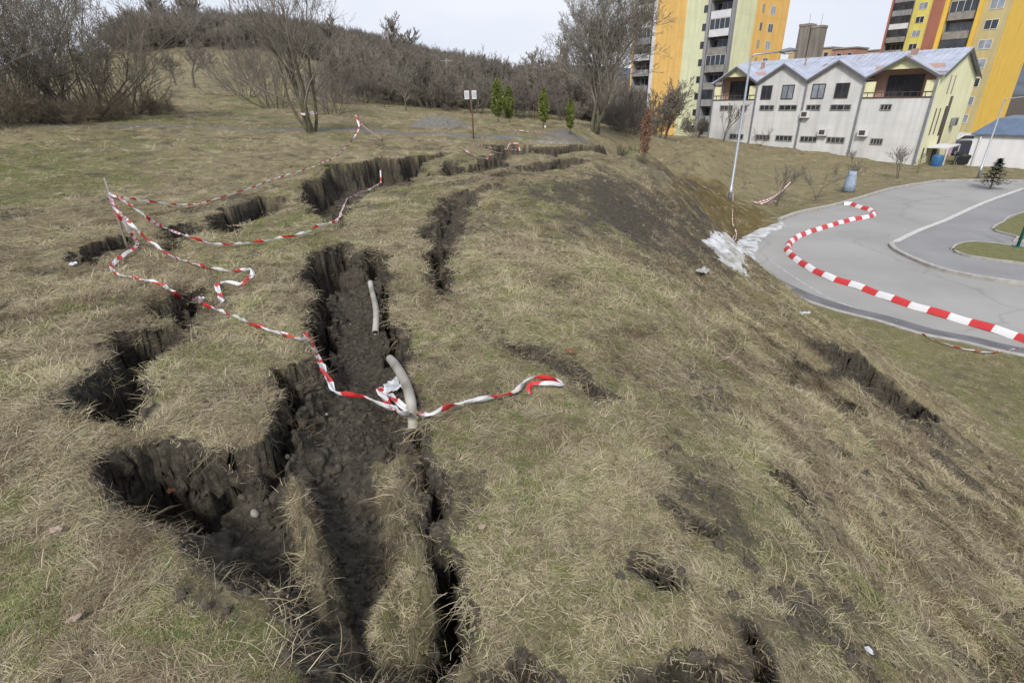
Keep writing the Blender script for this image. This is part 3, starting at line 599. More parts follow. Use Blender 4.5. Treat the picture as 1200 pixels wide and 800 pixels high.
# ---------------------------------------------------------------- bare trees
def tree_arrays(stems, seed, levels=4, L0=3.0, r0=.08, kids=(5, 5, 4, 3), spread=(30, 38, 42, 45), ratio=(.62, .6, .58, .55), up=.25, wig=.14, seg=(6, 5, 4, 3), base=.05, stem_lean=(4, 25), start=.25, rr=.5, side=(6, 4, 3, 3), rmin=.004, twigfrac=1):
    rd = random.Random(seed); TR = MB(); tv = []; tf = []
    def tube(pts, rads, ns, into):
        n0 = len(into[0]); pts = np.array(pts)
        for i, p in enumerate(pts):
            d = pts[min(i + 1, len(pts) - 1)] - pts[max(i - 1, 0)]; d = d / (np.linalg.norm(d) + 1e-9)
            u = np.cross(d, (0.31, .2, .93)); u /= np.linalg.norm(u) + 1e-9; w_ = np.cross(d, u)
            for k in range(ns):
                a = 2 * math.pi * k / ns; into[0].append(p + rads[i] * (math.cos(a) * u + math.sin(a) * w_))
        for i in range(len(pts) - 1):
            for k in range(ns): into[1].append((n0 + i * ns + k, n0 + i * ns + (k + 1) % ns, n0 + (i + 1) * ns + (k + 1) % ns, n0 + (i + 1) * ns + k))
    trunk = ([], []); crown = ([], [])
    def grow(p, d, L_, r, lev):
        ns = seg[min(lev, len(seg) - 1)]; pts = [p]; rads = [r]; dd = d.copy()
        for s in range(ns):
            dd = dd + np.array([rd.gauss(0, wig), rd.gauss(0, wig), rd.gauss(0, wig) + up * .12]); dd /= np.linalg.norm(dd); p = p + dd * L_ / ns; pts.append(p); rads.append(max(rmin, r * (1 - (s + 1) / ns * (1 - rr * .7))))
        tube(pts, rads, side[min(lev, len(side) - 1)], trunk if lev == 0 else crown)
        if lev >= levels: return
        for k in range(kids[lev]):
            t = start + (1 - start) * (k + rd.random()) / kids[lev] if lev == 0 else .2 + .8 * (k + rd.random()) / kids[lev]
            f = t * ns; i = min(int(f), ns - 1); q = pts[i] + (pts[i + 1] - pts[i]) * (f - i); rq = rads[i] * .62
            ax = pts[i + 1] - pts[i]; ax /= np.linalg.norm(ax); v = np.array([rd.gauss(0, 1) for _ in range(3)]); v -= ax * (v @ ax); v /= np.linalg.norm(v)
            an_ = R_(spread[lev] * rd.uniform(.6, 1.35)); nd = ax * math.cos(an_) + v * math.sin(an_); nd[2] += up * rd.uniform(.2, 1); nd /= np.linalg.norm(nd)
            grow(q, nd, L_ * ratio[lev] * rd.uniform(.7, 1.2) * (1.15 - .5 * t), max(rmin, rq), lev + 1)
        if lev < levels: grow(pts[-1], dd, L_ * ratio[lev] * rd.uniform(.6, .9), rads[-1], lev + 1)
    for k in range(stems):
        a = 2 * math.pi * (k + rd.random() * .6) / stems; le = R_(rd.uniform(*stem_lean)); d = np.array([math.cos(a) * math.sin(le), math.sin(a) * math.sin(le), math.cos(le)])
        grow(np.array([math.cos(a) * base, math.sin(a) * base, -.12]), d, L0 * rd.uniform(.8, 1.15), r0 * rd.uniform(.75, 1.1), 0)
    return trunk, crown
bark = mm('bark', (.15, .13, .10), .9, var=.4, scale=12, bump=.4); bark_g = mm('bark_mossy', (.13, .125, .075), .9, col2=(.075, .062, .048), scale=6, bump=.4)
twig = mm('twigs', (.235, .21, .175), .9, var=.35, scale=2); twig_g = mm('twigs_pale', (.27, .245, .205), .9, var=.3, scale=2); twig_r = mm('twigs_reddish', (.225, .195, .17), .9, var=.3, scale=2)
PROT = {}
def bare_tree(key, loc, s, rz, label, cat, group, name='bare_tree', tm=None, cm=None, **kw):
    if key not in PROT:
        tr, cr_ = tree_arrays(**kw); PROT[key] = (npmesh('trunk', *tr), npmesh('crown', *cr_))
        PROT[key][0].materials.append(tm or bark); PROT[key][1].materials.append(cm or twig)
    r = empty(name, loc, rz, label, cat, group); r.scale = (s, s, s) if not hasattr(s, '__len__') else s
    link('trunk', PROT[key][0], r); link('crown', PROT[key][1], r); return r
def g3(px, py, D=None):
    if D is None: return ghit(px, py)
    p = atD(px, py, D); p[2] = zf_([p[:2]])[0]; return p
MST = dict(stems=5, levels=4, L0=3.6, r0=.075, kids=(6, 4, 4, 2), spread=(32, 40, 42, 45), base=.12, stem_lean=(6, 30), rmin=.0045)
p = g3(365, 155); bare_tree('multi', p, 1.35, .4, 'multi-stemmed bare tree beside the gravel path with red and white tape round its base', 'tree', None, tm=bark_g, cm=twig, seed=4, **MST)
BIG = dict(stems=4, levels=5, L0=6.3, r0=.17, kids=(9, 6, 4, 4, 3), spread=(30, 38, 40, 42, 42), ratio=(.66, .6, .58, .56, .5), base=.25, stem_lean=(5, 21), up=.35, rmin=.008, seg=(7, 5, 4, 3, 2))
p = g3(697, 156); print('big', p); bare_tree('big', p, 1.0, .9, 'tall bare tree with a broad round crown left of the orange tower', 'tree', None, tm=bark_g, cm=twig_g, seed=21, **BIG)
# thicket on the left: large bushes
BSH = dict(stems=13, levels=4, L0=2.6, r0=.035, kids=(4, 4, 4, 3), spread=(28, 36, 42, 45), base=.5, stem_lean=(6, 60), rmin=.004, start=.05)
grp = 'large bare bushes beside the path on the left'
for i, (px, py, D, s, lab) in enumerate([(95,136,35,1.75,'largest dense bare bush left of the frame, filling the corner above the path'), (20,138,34,1.5,'bare bush at the left edge of the photograph beside the path'), (150,134,37,1.05,'bare bush at the right end of the thicket beside the path'),
        (55,133,40,1.8,'bare bush standing behind the thicket by the path'), (-60,140,32,1.7,'bare bush just outside the left edge of the path thicket')]):
    bare_tree('bush%d' % (i % 2), g3(px, py, D), s, i * 1.3, lab, 'bush', grp, 'bare_bush', cm=twig, seed=30 + i, **BSH)
for i, (px, py, D, s, lab) in enumerate([(322,124,44,1.15,'dense bare shrub behind the multi-stemmed tree'), (285,110,56,1.1,'small reddish bare shrub left of the dense shrub behind the tree'), (388,130,40,.8,'bare shrub right behind the multi-stemmed tree')]):
    bare_tree('bushr', g3(px, py, D), s, i * 2.1, lab, 'bush', None, 'bare_bush', cm=twig_r, seed=50, **BSH)
FRT = dict(stems=1, levels=4, L0=2.2, r0=.11, kids=(8, 5, 4, 3), spread=(50, 42, 42, 45), ratio=(.85, .62, .58, .55), base=.02, stem_lean=(1, 6), rmin=.012, start=.45)
bare_tree('fruit', g3(227, 104, 72), 1.55, 0, 'rounded bare fruit tree standing alone on the hillside meadow', 'tree', None, cm=twig, seed=8, **FRT)
bare_tree('fruit', g3(207, 101, 76), 1.15, 2, 'smaller bare fruit tree left of the one on the hillside meadow', 'tree', None, cm=twig, seed=8, **FRT)
bare_tree('fruit', g3(476, 133, 52), .9, 1, 'short bare tree between the gravel heap and the dark shrubs', 'tree', None, cm=twig, seed=8, **FRT)
# lone trees breaking the hill's skyline
for i, (px, D, s, lab) in enumerate([(470,150,2.4,'pale bare tree rising above the wooded hill behind the gravel heap'), (240,190,2.2,'bare tree on the top of the hill near its left end'), (205,180,2.0,'left bare tree on the skyline of the hill'), (655,150,2.4,'bare tree in the dip of the hill left of the tall tree'), (395,200,2.0,'bare tree on the hilltop right of the multi-stemmed tree'), (625,170,2.0,'bare tree above the dark green column shrubs')]):
    bare_tree('sky', g3(px, 100, D), s * 1.4, i * 1.1, lab, 'tree', 'bare trees on the skyline of the hill', cm=twig_g, seed=70, stems=2, levels=4, L0=2.6, r0=.1, kids=(7, 4, 4, 3), spread=(26, 34, 38, 42), base=.1, stem_lean=(2, 10), rmin=.018, up=.45)
# thicket at the foot of the hill: individual bushes
k = 0
spots = [(400,128,52),(425,124,58),(452,122,62),(500,128,62),(530,128,62),(558,128,60),(600,132,58),(625,133,57),(660,137,58),(720,146,52),(740,149,50),(675,140,62),(640,128,72),(580,122,75),(520,116,78),(470,112,80),(430,112,75),(705,142,66),(735,143,70),(760,146,64)]
words = ['first','second','third','fourth','fifth','sixth','seventh','eighth','ninth','tenth','eleventh','twelfth','thirteenth','fourteenth','fifteenth','sixteenth','seventeenth','eighteenth','nineteenth','twentieth']
order = sorted(range(len(spots)), key=lambda i: spots[i][0])
for rank, i in enumerate(order):
    px, py, D = spots[i]
    bare_tree('edge%d' % (i % 3), g3(px, py, D), random.uniform(.75, 1.15) * (.62 if px > 650 else 1), i * 1.7, 'bare bush at the foot of the wooded hill, %s counted from the left' % words[rank], 'bush', 'bare bushes along the foot of the hill', 'bare_bush', cm=(twig, twig_r, twig_g)[i % 3], seed=90 + i, **{**BSH, 'rmin': .012, 'L0': 2.4})
# brushwood on the hill
wp = []
for i in range(4):
    tr, c_ = tree_arrays(9, 200 + i, levels=3, L0=2.6, r0=.05, kids=(5, 5, 4), spread=(26, 36, 42), base=.6, stem_lean=(3, 34), rmin=.017, seg=(4, 3, 2, 2), side=(4, 3, 3, 3), start=.15)
    v = np.r_[np.array(tr[0]), np.array(c_[0])]; f = np.r_[np.array(tr[1]), np.array(c_[1]) + len(tr[0])]
    me = npmesh('w', v, f); me.materials.append((twig, twig_r, twig, twig_g)[i]); wp.append(bpy.data.objects.new('w', me))
n = 26000; P2 = sample(n, 62, 340, -52, 12, 1.6); f_ = fields(P2, False); z = f_[0]; wo = f_[5]
k = (rng.random(n) < .30 + .35 * sstep(-.1, .2, fbm(P2[:, 0] / 18, P2[:, 1] / 18, 151, 2))) & (wo > .45); P2 = P2[k]; z = z[k]; n = len(P2); print('brush', n)
scatter('hill_brushwood', wp, np.c_[P2, z], np.c_[np.zeros(n), np.zeros(n), rng.uniform(0, 6.28, n)], rng.uniform(.35, .9, n) + .9 * rng.random(n) ** 5, rng.integers(0, 4, n), np.zeros(n), 'dense bare brown brushwood covering the hill')
# ---------------------------------------------------------------- buildings (shared street grid)
TA = np.array([math.cos(R_(129.83)), math.sin(R_(129.83))]); TB = np.array([TA[1], -TA[0]])
def frame(P0):
    """local x runs along the front to the left, y into the house, z up"""
    P0 = np.array(P0, float)
    return lambda p: (P0[0] + p[0] * TA[0] + p[1] * TB[0], P0[1] + p[0] * TA[1] + p[1] * TB[1], p[2])
def part(name, m, parent, fr, *boxes, **kw):
    b = MB(fr)
    for q in boxes: b.box(*q)
    if 'comb' in kw:                                 # a rail with five posts, one piece
        c0, c1, yy, za, zb_ = kw['comb']; o_ = [(c0 - .03, yy, zb_), (c0 - .03, yy, za)]
        for j in range(5):
            c = c0 + (c1 - c0) * j / 4; o_ += ([(c - .03, yy, zb_ - .06), (c - .03, yy, za)] if j else []) + [(c + .03, yy, za)] + ([(c + .03, yy, zb_ - .06)] if j < 4 else [])
        o_ += [(c1 + .03, yy, zb_)]; b.prism(o_, (0, .06, 0))
    o = b.build(name, m, parent, origin=False)
    import bmesh
    q = bmesh.new(); q.from_mesh(o.data); bmesh.ops.recalc_face_normals(q, faces=q.faces); q.to_mesh(o.data); q.free(); return o
def house_root(name, fr, z, label, cat='building', group=None):
    p = fr((0, 0, z)); r = empty(name, p, 0, label, cat, group)
    return r
def rel(root, objs=None):          # children are modelled in world space: shift them under the root
    for c in [o for o in COL.objects if o.parent == root]:
        c.location = (-root.location[0], -root.location[1], -root.location[2])
def panel_mat(name, col, dx=3.0, dz=2.8, var=.08, streak=.12, line=.75):
    m = mat(name, col, .85, var=var, scale=.6); t = m.node_tree; n = t.nodes; b = n['Principled BSDF']; src = b.inputs['Base Color'].links[0].from_socket; tc = n.new('ShaderNodeTexCoord')
    mp = n.new('ShaderNodeMapping'); mp.inputs['Scale'].default_value = (.9, .9, .05); q = n.new('ShaderNodeTexNoise'); q.inputs['Scale'].default_value = 2.2; t.links.new(tc.outputs['Object'], mp.inputs[0]); t.links.new(mp.outputs[0], q.inputs['Vector'])
    r = n.new('ShaderNodeValToRGB'); k = 1 - streak; r.color_ramp.elements[0].color = (k, k, k, 1); r.color_ramp.elements[0].position = .35; r.color_ramp.elements[1].position = .6; t.links.new(q.outputs['Fac'], r.inputs[0])
    x = n.new('ShaderNodeMixRGB'); x.blend_type = 'MULTIPLY'; x.inputs[0].default_value = 1; t.links.new(src, x.inputs[1]); t.links.new(r.outputs[0], x.inputs[2]); out = x.outputs[0]
    if dz:
        sx = n.new('ShaderNodeSeparateXYZ'); t.links.new(tc.outputs['Object'], sx.inputs[0]); md = n.new('ShaderNodeMath'); md.operation = 'PINGPONG'; md.inputs[1].default_value = dz / 2; t.links.new(sx.outputs['Z'], md.inputs[0])
        r2 = n.new('ShaderNodeValToRGB'); r2.color_ramp.elements[0].color = (line, line, line, 1); r2.color_ramp.elements[0].position = .015; r2.color_ramp.elements[1].position = .03; t.links.new(md.outputs[0], r2.inputs[0])
        y = n.new('ShaderNodeMixRGB'); y.blend_type = 'MULTIPLY'; y.inputs[0].default_value = .5; t.links.new(out, y.inputs[1]); t.links.new(r2.outputs[0], y.inputs[2]); out = y.outputs[0]
    t.links.new(out, b.inputs['Base Color']); return m
glass = mm('window_glass', (.05, .06, .075), .15, var=.5, scale=.8, spec=.6); glass_b = mm('window_glass_pale', (.32, .36, .42), .2, var=.4, scale=.9, spec=.6)
wfr = mm('window_frame_white', (.72, .72, .72), .6); wfd = mm('window_frame_dark', (.09, .07, .06), .6); conc = mm('raw_concrete', (.30, .285, .265), .9, var=.3, scale=1.5)
metal = mm('grey_metal', (.33, .34, .36), .5, metal=.6, var=.2, scale=3); white_p = mm('white_parapet', (.70, .70, .72), .7, var=.15, scale=1)
def window(root, fr, x0, x1, z0, z1, y=0, fm=None, gm_=None, axis='f', mull=1, d=.07):
    """frame stands 7 cm proud of y, pane just inside it; axis f = in the front plane, g = in the gable plane (x fixed = y argument)"""
    fm = fm or wfr; gm_ = gm_ or glass; t = .07
    def bx(a0, a1, c0, c1, q0, q1): return (a0, a1, q0, q1, c0, c1) if axis == 'f' else (-q1, -q0, a0, a1, c0, c1)
    s = y
    bs = [bx(x0, x0 + t, z0, z1, s - d, s + .02), bx(x1 - t, x1, z0, z1, s - d, s + .02), bx(x0 + t, x1 - t, z0, z0 + t, s - d, s + .02), bx(x0 + t, x1 - t, z1 - t, z1, s - d, s + .02)]
    for k in range(mull):
        c = x0 + (x1 - x0) * (k + 1) / (mull + 1); bs.append(bx(c - t / 2, c + t / 2, z0 + t, z1 - t, s - d, s + .02))
    w_ = part('window', fm, root, fr, *bs)
    part('pane', gm_, w_, fr, bx(x0 + t, x1 - t, z0 + t, z1 - t, s - d * .45, s + .015)); return w_

# --- white service building with four gables
fr = frame((36.33, 48.05)); wb = house_root('gabled_building', fr, -4.8, 'long off-white building with four front gables and a rusty pale metal roof')
wallm = panel_mat('white_render', (.66, .66, .655), dz=.6, streak=.14, var=.12, line=.88); yel = panel_mat('pale_yellow_render', (.80, .785, .50), dz=0, streak=.1); pinkm = mm('loggia_pink_render', (.50, .34, .28), .9)
W, LN, BAY, DEP, EV, RG = 0, 20.5, 5.1, 12.6, 2.6, 4.75; AP = 4.15; zb0 = -6.0
bays = [(0, 5.5), (5.5, 10.55), (10.55, 15.5), (15.5, 20.5)]
b = MB(fr)
for k, (a0, a1) in enumerate(bays):
    c = (a0 + a1) / 2
    if k in (1, 2): b.prism([(a0, 0, zb0), (a1, 0, zb0), (a1, 0, EV - .1), (c, 0, AP - .1), (a0, 0, EV - .1)], (0, .3, 0))
    else: b.box(a0, a1, 0, .3, zb0, .95)
b.box(LN - .3, LN, .3, DEP, zb0, EV - .1); b.box(.3, LN - .3, DEP - .3, DEP, zb0, EV - .1)
b.build('front_wall', wallm, wb, origin=False)
b = MB(fr); b.prism([(0, .3, zb0), (0, DEP, zb0), (0, DEP, EV - .1), (0, 6.5, RG - .12), (0, .3, EV - .05)], (.3, 0, 0)); b.build('gable_wall', yel, wb, origin=False)
for k in (0, 3):                                            # recessed loggias under the outer gables
    a0, a1 = bays[k]; c = (a0 + a1) / 2; lg = part('loggia', pinkm, wb, fr, (a0 + .3, a1 - .02, 1.7, 1.85, .9, AP - .6), (a0 + .3, a1 - .02, .3, 1.7, .80, .95))
    b = MB(fr); b.prism([(c - 1.55, .02, 3.18), (c + 1.55, .02, 3.18), (c, .02, AP - .1)], (0, .14, 0)); b.box(a0 + .02, a0 + .85, .02, .2, .95, EV - .35); b.box(a1 - .85, a1 - .02, .02, .2, .95, EV - .35); b.build('yellow_panel', yel, lg, origin=False)
    window(wb, fr, c - 1.25, c + 1.45, .98, 2.75, 1.66, wfd, glass, mull=3)
    part('railing', wfd, lg, fr, (a0 + .1, a1 - .1, -.03, .02, 1.35, 1.40), (a0 + .1, a1 - .1, -.05, .05, .90, 1.0), *[(a0 + .1 + j * .55, a0 + .14 + j * .55, -.02, .02, 1.0, 1.35) for j in range(int((a1 - a0) / .55))])
roofm = mat('metal_roof', (.52, .56, .66), .45, metal=.35, var=.25, scale=.9)
t = roofm.node_tree; n_ = t.nodes; bb = n_['Principled BSDF']; src = bb.inputs['Base Color'].links[0].from_socket; tcx = n_.new('ShaderNodeTexCoord'); q = n_.new('ShaderNodeTexNoise'); q.inputs['Scale'].default_value = .55; q.inputs['Detail'].default_value = 7
t.links.new(tcx.outputs['Object'], q.inputs['Vector']); r_ = n_.new('ShaderNodeValToRGB'); r_.color_ramp.elements[0].position = .645; r_.color_ramp.elements[1].position = .69; t.links.new(q.outputs['Fac'], r_.inputs[0])
x_ = n_.new('ShaderNodeMixRGB'); x_.inputs[2].default_value = (.34, .22, .17, 1); t.links.new(r_.outputs[0], x_.inputs[0]); t.links.new(src, x_.inputs[1]); t.links.new(x_.outputs[0], bb.inputs['Base Color'])
yb = (AP - EV) / (RG - EV) * 6.5; b = MB(fr); ov = .32; sl = (RG - EV) / 6.5
zig = [(-ov, -ov, EV - ov * sl)]
fz = []
for k, (a0, a1) in enumerate(bays):
    c = (a0 + a1) / 2; zig += [(a0, 0, EV), (c, yb, AP)]
    g_ = (AP - EV) / (c - a0); f0 = (a0, -ov, EV); fa = (c, -ov, AP); f1 = (a1, -ov, EV)
    b.prism([f0, fa, (c, yb, AP), (a0, 0, EV)], (0, 0, .09)); b.prism([fa, f1, (a1, 0, EV), (c, yb, AP)], (0, 0, .09))
zig += [(LN, 0, EV)]; zig = [(-ov, 0, EV)] + zig[1:]
b.prism(zig + [(LN + ov, 0, EV), (LN + ov, 6.5, RG), (-ov, 6.5, RG)], (0, 0, .085)); b.prism([(-ov, 6.5, RG), (LN + ov, 6.5, RG), (LN + ov, DEP + .4, EV - .1), (-ov, DEP + .4, EV - .1)], (0, 0, .085))
roof = b.build('roof', roofm, wb, origin=False)
b = MB(fr)                                                   # standing seams
for j in range(42):
    a = -.2 + j * .5
    y0 = 0
    for (a0, a1) in bays:
        if a0 <= a <= a1: c = (a0 + a1) / 2; y0 = yb * (1 - abs(a - c) / (c - a0))
    z0 = EV + sl * y0; b.prism([(a, y0 + .05, z0 + .08), (a + .04, y0 + .05, z0 + .08), (a + .04, 6.45, RG + .08), (a, 6.45, RG + .08)], (0, 0, .05))
b.build('seam', roofm, roof, origin=False)
b = MB(fr)
for k, (a0, a1) in enumerate(bays):
    c = (a0 + a1) / 2; b.prism([(a0, -ov - .03, EV - .02), (c, -ov - .03, AP - .02), (c, -ov - .03, AP - .2), (a0, -ov - .03, EV - .2)], (0, .06, 0)); b.prism([(c, -ov - .03, AP - .02), (a1, -ov - .03, EV - .02), (a1, -ov - .03, EV - .2), (c, -ov - .03, AP - .2)], (0, .06, 0))
b.prism([(-ov - .05, 0, EV), (-ov - .05, 6.5, RG), (-ov - .05, 6.5, RG - .2), (-ov - .05, 0, EV - .2)], (.05, 0, 0)); b.prism([(-ov - .05, 6.5, RG), (-ov - .05, DEP + .4, EV - .1), (-ov - .05, DEP + .4, EV - .3), (-ov - .05, 6.5, RG - .2)], (.05, 0, 0))
b.build('fascia', mm('dark_fascia', (.12, .125, .13), .7), roof, origin=False)
b = MB(fr); 
for q_ in ((3.5, 4.0, 5.2, 5.6, 3.6, 4.95), (12.6, 12.72, 3.6, 3.72, 3.5, 4.8), (17.1, 17.4, 3.8, 4.1, 3.4, 4.6)): part('chimney', mm('chimney_brick', (.36, .24, .19), .9), roof, fr, q_)
for a in (-.02 + .1, 5.5, 10.55, 15.5, 20.4): part('downpipe', metal, wb, fr, (a - .07, a + .07, -.14, -.01, zb0, EV + .02))
for a0, a1 in ((6.2, 8.0), (8.9, 10.2), (11.1, 12.9), (13.4, 14.9), (2.9, 3.8), (17.9, 19.4), (16.3, 17.0)): window(wb, fr, a0, a1, -.1, .42, 0, conc, glass, mull=2)
for a0, a1 in ((2.9, 3.9), (6.1, 7.7), (8.6, 10.2), (11.0, 12.7), (13.3, 14.8), (16.2, 17.8)): window(wb, fr, a0, a1, -3.0, -2.45, 0, conc, glass, mull=3)
for a0, a1 in ((6.7, 7.9), (8.8, 10.0), (11.7, 12.9), (13.9, 15.0)): window(wb, fr, a0, a1, .95, 2.25, 0, wfd, glass_b if a0 > 8 and a0 < 12 else glass, mull=1)
for y0, y1, z0, z1 in ((3.4, 3.7, 1.1, 2.6), (4.8, 5.1, 1.1, 2.6), (1.6, 2.0, -2.2, .0), (2.9, 3.3, -2.2, .0), (1.2, 1.7, -4.0, -3.2), (2.7, 3.1, -4.0, -3.2)): window(wb, fr, y0, y1, z0, z1, 0, conc, glass, axis='g', mull=0)
window(wb, fr, 5.3, 6.2, -3.4, .9, 0, wfd, mm('brown_glass', (.06, .045, .035), .3), axis='g', mull=0); window(wb, fr, 4.6, 5.25, -2.4, .1, 0, wfd, mm('brown_glass'), axis='g', mull=0)
dr_ = part('door', wfd, wb, fr, (-.06, -.01, 4.6, 5.9, -4.75, -3.5)); part('canopy', white_p, wb, fr, (-1.6, -.02, 2.4, 6.6, -3.30, -3.18), (-1.6, -1.52, 2.4, 2.48, -5.0, -3.3), (-1.6, -1.52, 6.5, 6.58, -5.0, -3.3))
part('stair_railing', metal, wb, fr, (-2.4, -2.35, 2.2, 6.9, -3.95, -3.90), *[(-2.4, -2.36, 2.2 + j * .78, 2.24 + j * .78, -5.0, -3.92) for j in range(7)])
rel(wb)
for a, z, lab in ((10.1, -.75, 'white air conditioner just under the middle row of windows of the gabled building'), (8.1, -2.35, 'white air conditioner above the bottom windows between two drainpipes'), (4.6, -2.3, 'white air conditioner on the right bay of the gabled building')):
    ro = empty('air_conditioner', fr((a, -.3, z)), 0, lab, 'air conditioner', 'air conditioners on the gabled building')
    f2 = frame(fr((a, 0, 0))[:2]); part('casing', white_p, ro, f2, (-.42, .42, -.42, -.08, z, z + .62)); part('fan', wfd, ro, f2, (-.2, .3, -.44, -.425, z + .12, z + .52)); [part('bracket', metal, ro, f2, (q_, q_ + .05, -.42, 0, z - .06, z)) for q_ in (-.35, .3)]; rel(ro)
ro = empty('air_conditioner', fr((-.3, 8.3, -1.6)), 0, 'air conditioner high on the yellow gable end wall', 'air conditioner', 'air conditioners on the gabled building')
part('casing', metal, ro, fr, (-.42, -.06, 7.9, 8.8, -1.7, -1.0)); part('fan', wfd, ro, fr, (-.44, -.425, 8.0, 8.5, -1.6, -1.1)); rel(ro)
ro = MB(fr); ro.box(-.16, -.04, 9.6, 11.4, -4.5, -3.4); tag(ro.build('banner', mm('pink_banner', (.62, .42, .50), .8)), 'pale pink banner board low on the yellow gable end', 'banner')
b = MB(); P_ = fr((-1.2, 1.6, 0)); gz = zf_([P_[:2]])[0]; b.tube([(P_[0], P_[1], gz - .05), (P_[0], P_[1], gz + .1), (P_[0], P_[1], gz + .8), (P_[0], P_[1], gz + .95)], [.36, .42, .42, .36], 20); tag(b.build('barrel', mm('blue_plastic', (.04, .14, .32), .4), smooth=True, bevel=.02), 'blue barrel beside the porch of the yellow gable end', 'barrel')

# --- towers
C_or = panel_mat('orange_render', (.80, .51, .17)); C_pg = panel_mat('pale_green_render', (.70, .72, .48)); C_yl = panel_mat('yellow_render', (.76, .50, .09), line=.8); C_ol = panel_mat('ochre_render', (.52, .44, .23)); C_rd = panel_mat('red_render', (.40, .17, .12)); C_gr = panel_mat('grey_panel', (.30, .30, .31), streak=.25)
C_lm = panel_mat('lemon_render', (.70, .62, .16))
def loggias(root, fr, x0, x1, zb, nf, H=2.8, cols=None, dep=1.5):
    """a bay of recessed balconies: back wall, side walls, and on every floor a balcony with parapet and glazing"""
    part('bay_wall', C_gr, root, fr, (x0, x1, dep, dep + .2, zb, zb + nf * H), (x0, x0 + .15, 0, dep, zb, zb + nf * H), (x1 - .15, x1, 0, dep, zb, zb + nf * H))
    rd = random.Random(int(x0 * 10) + nf); w_ = x1 - x0
    for k in range(nf):
        z = zb + k * H; bl = part('balcony', conc, root, fr, (x0 + .15, x1 - .15, -.35, dep, z - .1, z + .08))
        cm_ = (cols or [conc, C_gr, white_p, conc, pinkm])[rd.randrange(len(cols or [1] * 5))]
        part('parapet', cm_, bl, fr, (x0 + .15, x1 - .15, -.42, -.34, z - .05, z + 1.05), (x0 + .15, x1 - .15, -.44, -.32, z + 1.05, z + 1.1))
        gl = [(x0 + .2 + (w_ - .4) * j / 4 + .05, x0 + .2 + (w_ - .4) * (j + 1) / 4 - .05, dep - .06, dep - .01, z + (.9 if j != 2 else .15), z + 2.35) for j in range(4)]
        part('frame', wfr, bl, fr, *[(g[0] - .04, g[1] + .04, dep - .05, dep - .008, g[4] - .06, g[5] + .06) for g in gl]); part('glazing', glass if rd.random() < .8 else glass_b, bl, fr, *gl)
        if rd.random() < .45:
            part('enclosure', wfr if rd.random() < .6 else wfd, bl, fr, comb=(x0 + .15, x1 - .15, -.40, z + 1.1, z + 2.7)); part('pane', glass, bl, fr, (x0 + .16, x1 - .16, -.375, -.365, z + 1.1, z + 2.68))
        elif rd.random() < .4: part('laundry', mm('laundry_cloth', (.42, .42, .46), .9, var=.5, scale=1.2), bl, fr, (x0 + .5, x0 + .5 + w_ * .35, -.5, -.46, z + .35, z + 1.0))
# left tower
A0 = 58.0; fl = frame(A0 * TA + 96.7 * TB); zt = -6.4; NF = 13; H = 2.8; TW = NF * H
lt = house_root('tower_block', fl, zt, 'orange and pale green tower block left of the gabled building')
part('orange_wall', C_or, lt, fl, (5.6, 12.0, 0, .3, zt, zt + TW)); part('pale_wall', C_pg, lt, fl, (2.0 - 1.0, 5.6, 0, .3, zt, zt + TW))
part('grey_fin', C_gr, lt, fl, (.45, 1.0, -.5, .3, zt, zt + TW), (-4.0, -3.6, -.5, .3, zt, zt + TW)); part('white_fin', white_p, lt, fl, (12.0, 12.7, -.1, .3, zt, zt + TW))
loggias(lt, fl, -3.6, .45, zt + .3, NF - 1); loggias(lt, fl, 12.7, 16.9, zt + .3, NF - 1, cols=[white_p, conc, C_gr, pinkm])
part('side_wall', C_pg, lt, fl, (-4.0, -3.7, .3, 7.0, zt, zt + TW)); part('orange_side_wall', C_or, lt, fl, (-4.0, -3.7, 7.0, 19.5, zt, zt + TW)); part('rear_wall', C_or, lt, fl, (-3.7, 17.2, 19.2, 19.5, zt, zt + TW), (16.9, 17.2, -.3, 19.2, zt, zt + TW)); part('roof', conc, lt, fl, (-4.1, 17.3, -.2, 19.6, zt + TW, zt + TW + .5))
for k in range(NF - 1):
    z = zt + .9 + k * H; window(lt, fl, 1.2, 2.0, z + .5, z + 1.6, 0, wfd, glass, mull=0)
    window(lt, fl, 9.2, 10.0, z + .45, z + 1.75, 4.0, conc, glass_b if k % 3 else glass, axis='g', mull=0); window(lt, fl, 12.4, 14.3, z + .3, z + 1.75, 4.0, wfr, glass_b if k % 2 else glass, axis='g', mull=1)
rel(lt)
# right tower: front of ochre, yellow end wall
fq = frame(21.8 * TA + 122.07 * TB); zt = -8
rt = house_root('tower_block', fq, zt, 'ochre tower block with a big blank yellow end wall at the right edge')
part('ochre_wall', C_ol, rt, fq, (0, 3.5, 0, .3, zt, zt + TW)); part('yellow_fin', C_yl, rt, fq, (3.5, 4.0, -.9, .3, zt, zt + TW), (8.0, 8.6, -.9, .3, zt, zt + TW)); loggias(rt, fq, 4.0, 8.0, zt + .1, NF - 1, cols=[conc, C_ol, conc])
part('end_wall', C_yl, rt, fq, (0, .3, .3, 26, zt, zt + TW)); part('rear_wall', C_yl, rt, fq, (.3, 8.6, 25.7, 26, zt, zt + TW), (8.3, 8.6, .3, 25.7, zt, zt + TW)); part('roof', conc, rt, fq, (-.1, 8.7, -.1, 26.1, zt + TW, zt + TW + .5))
for k in range(NF - 1): z = zt + .5 + k * H; window(rt, fq, .9, 2.7, z + .55, z + 1.95, 0, wfr, glass_b if k % 3 else glass, mull=1)
rel(rt)
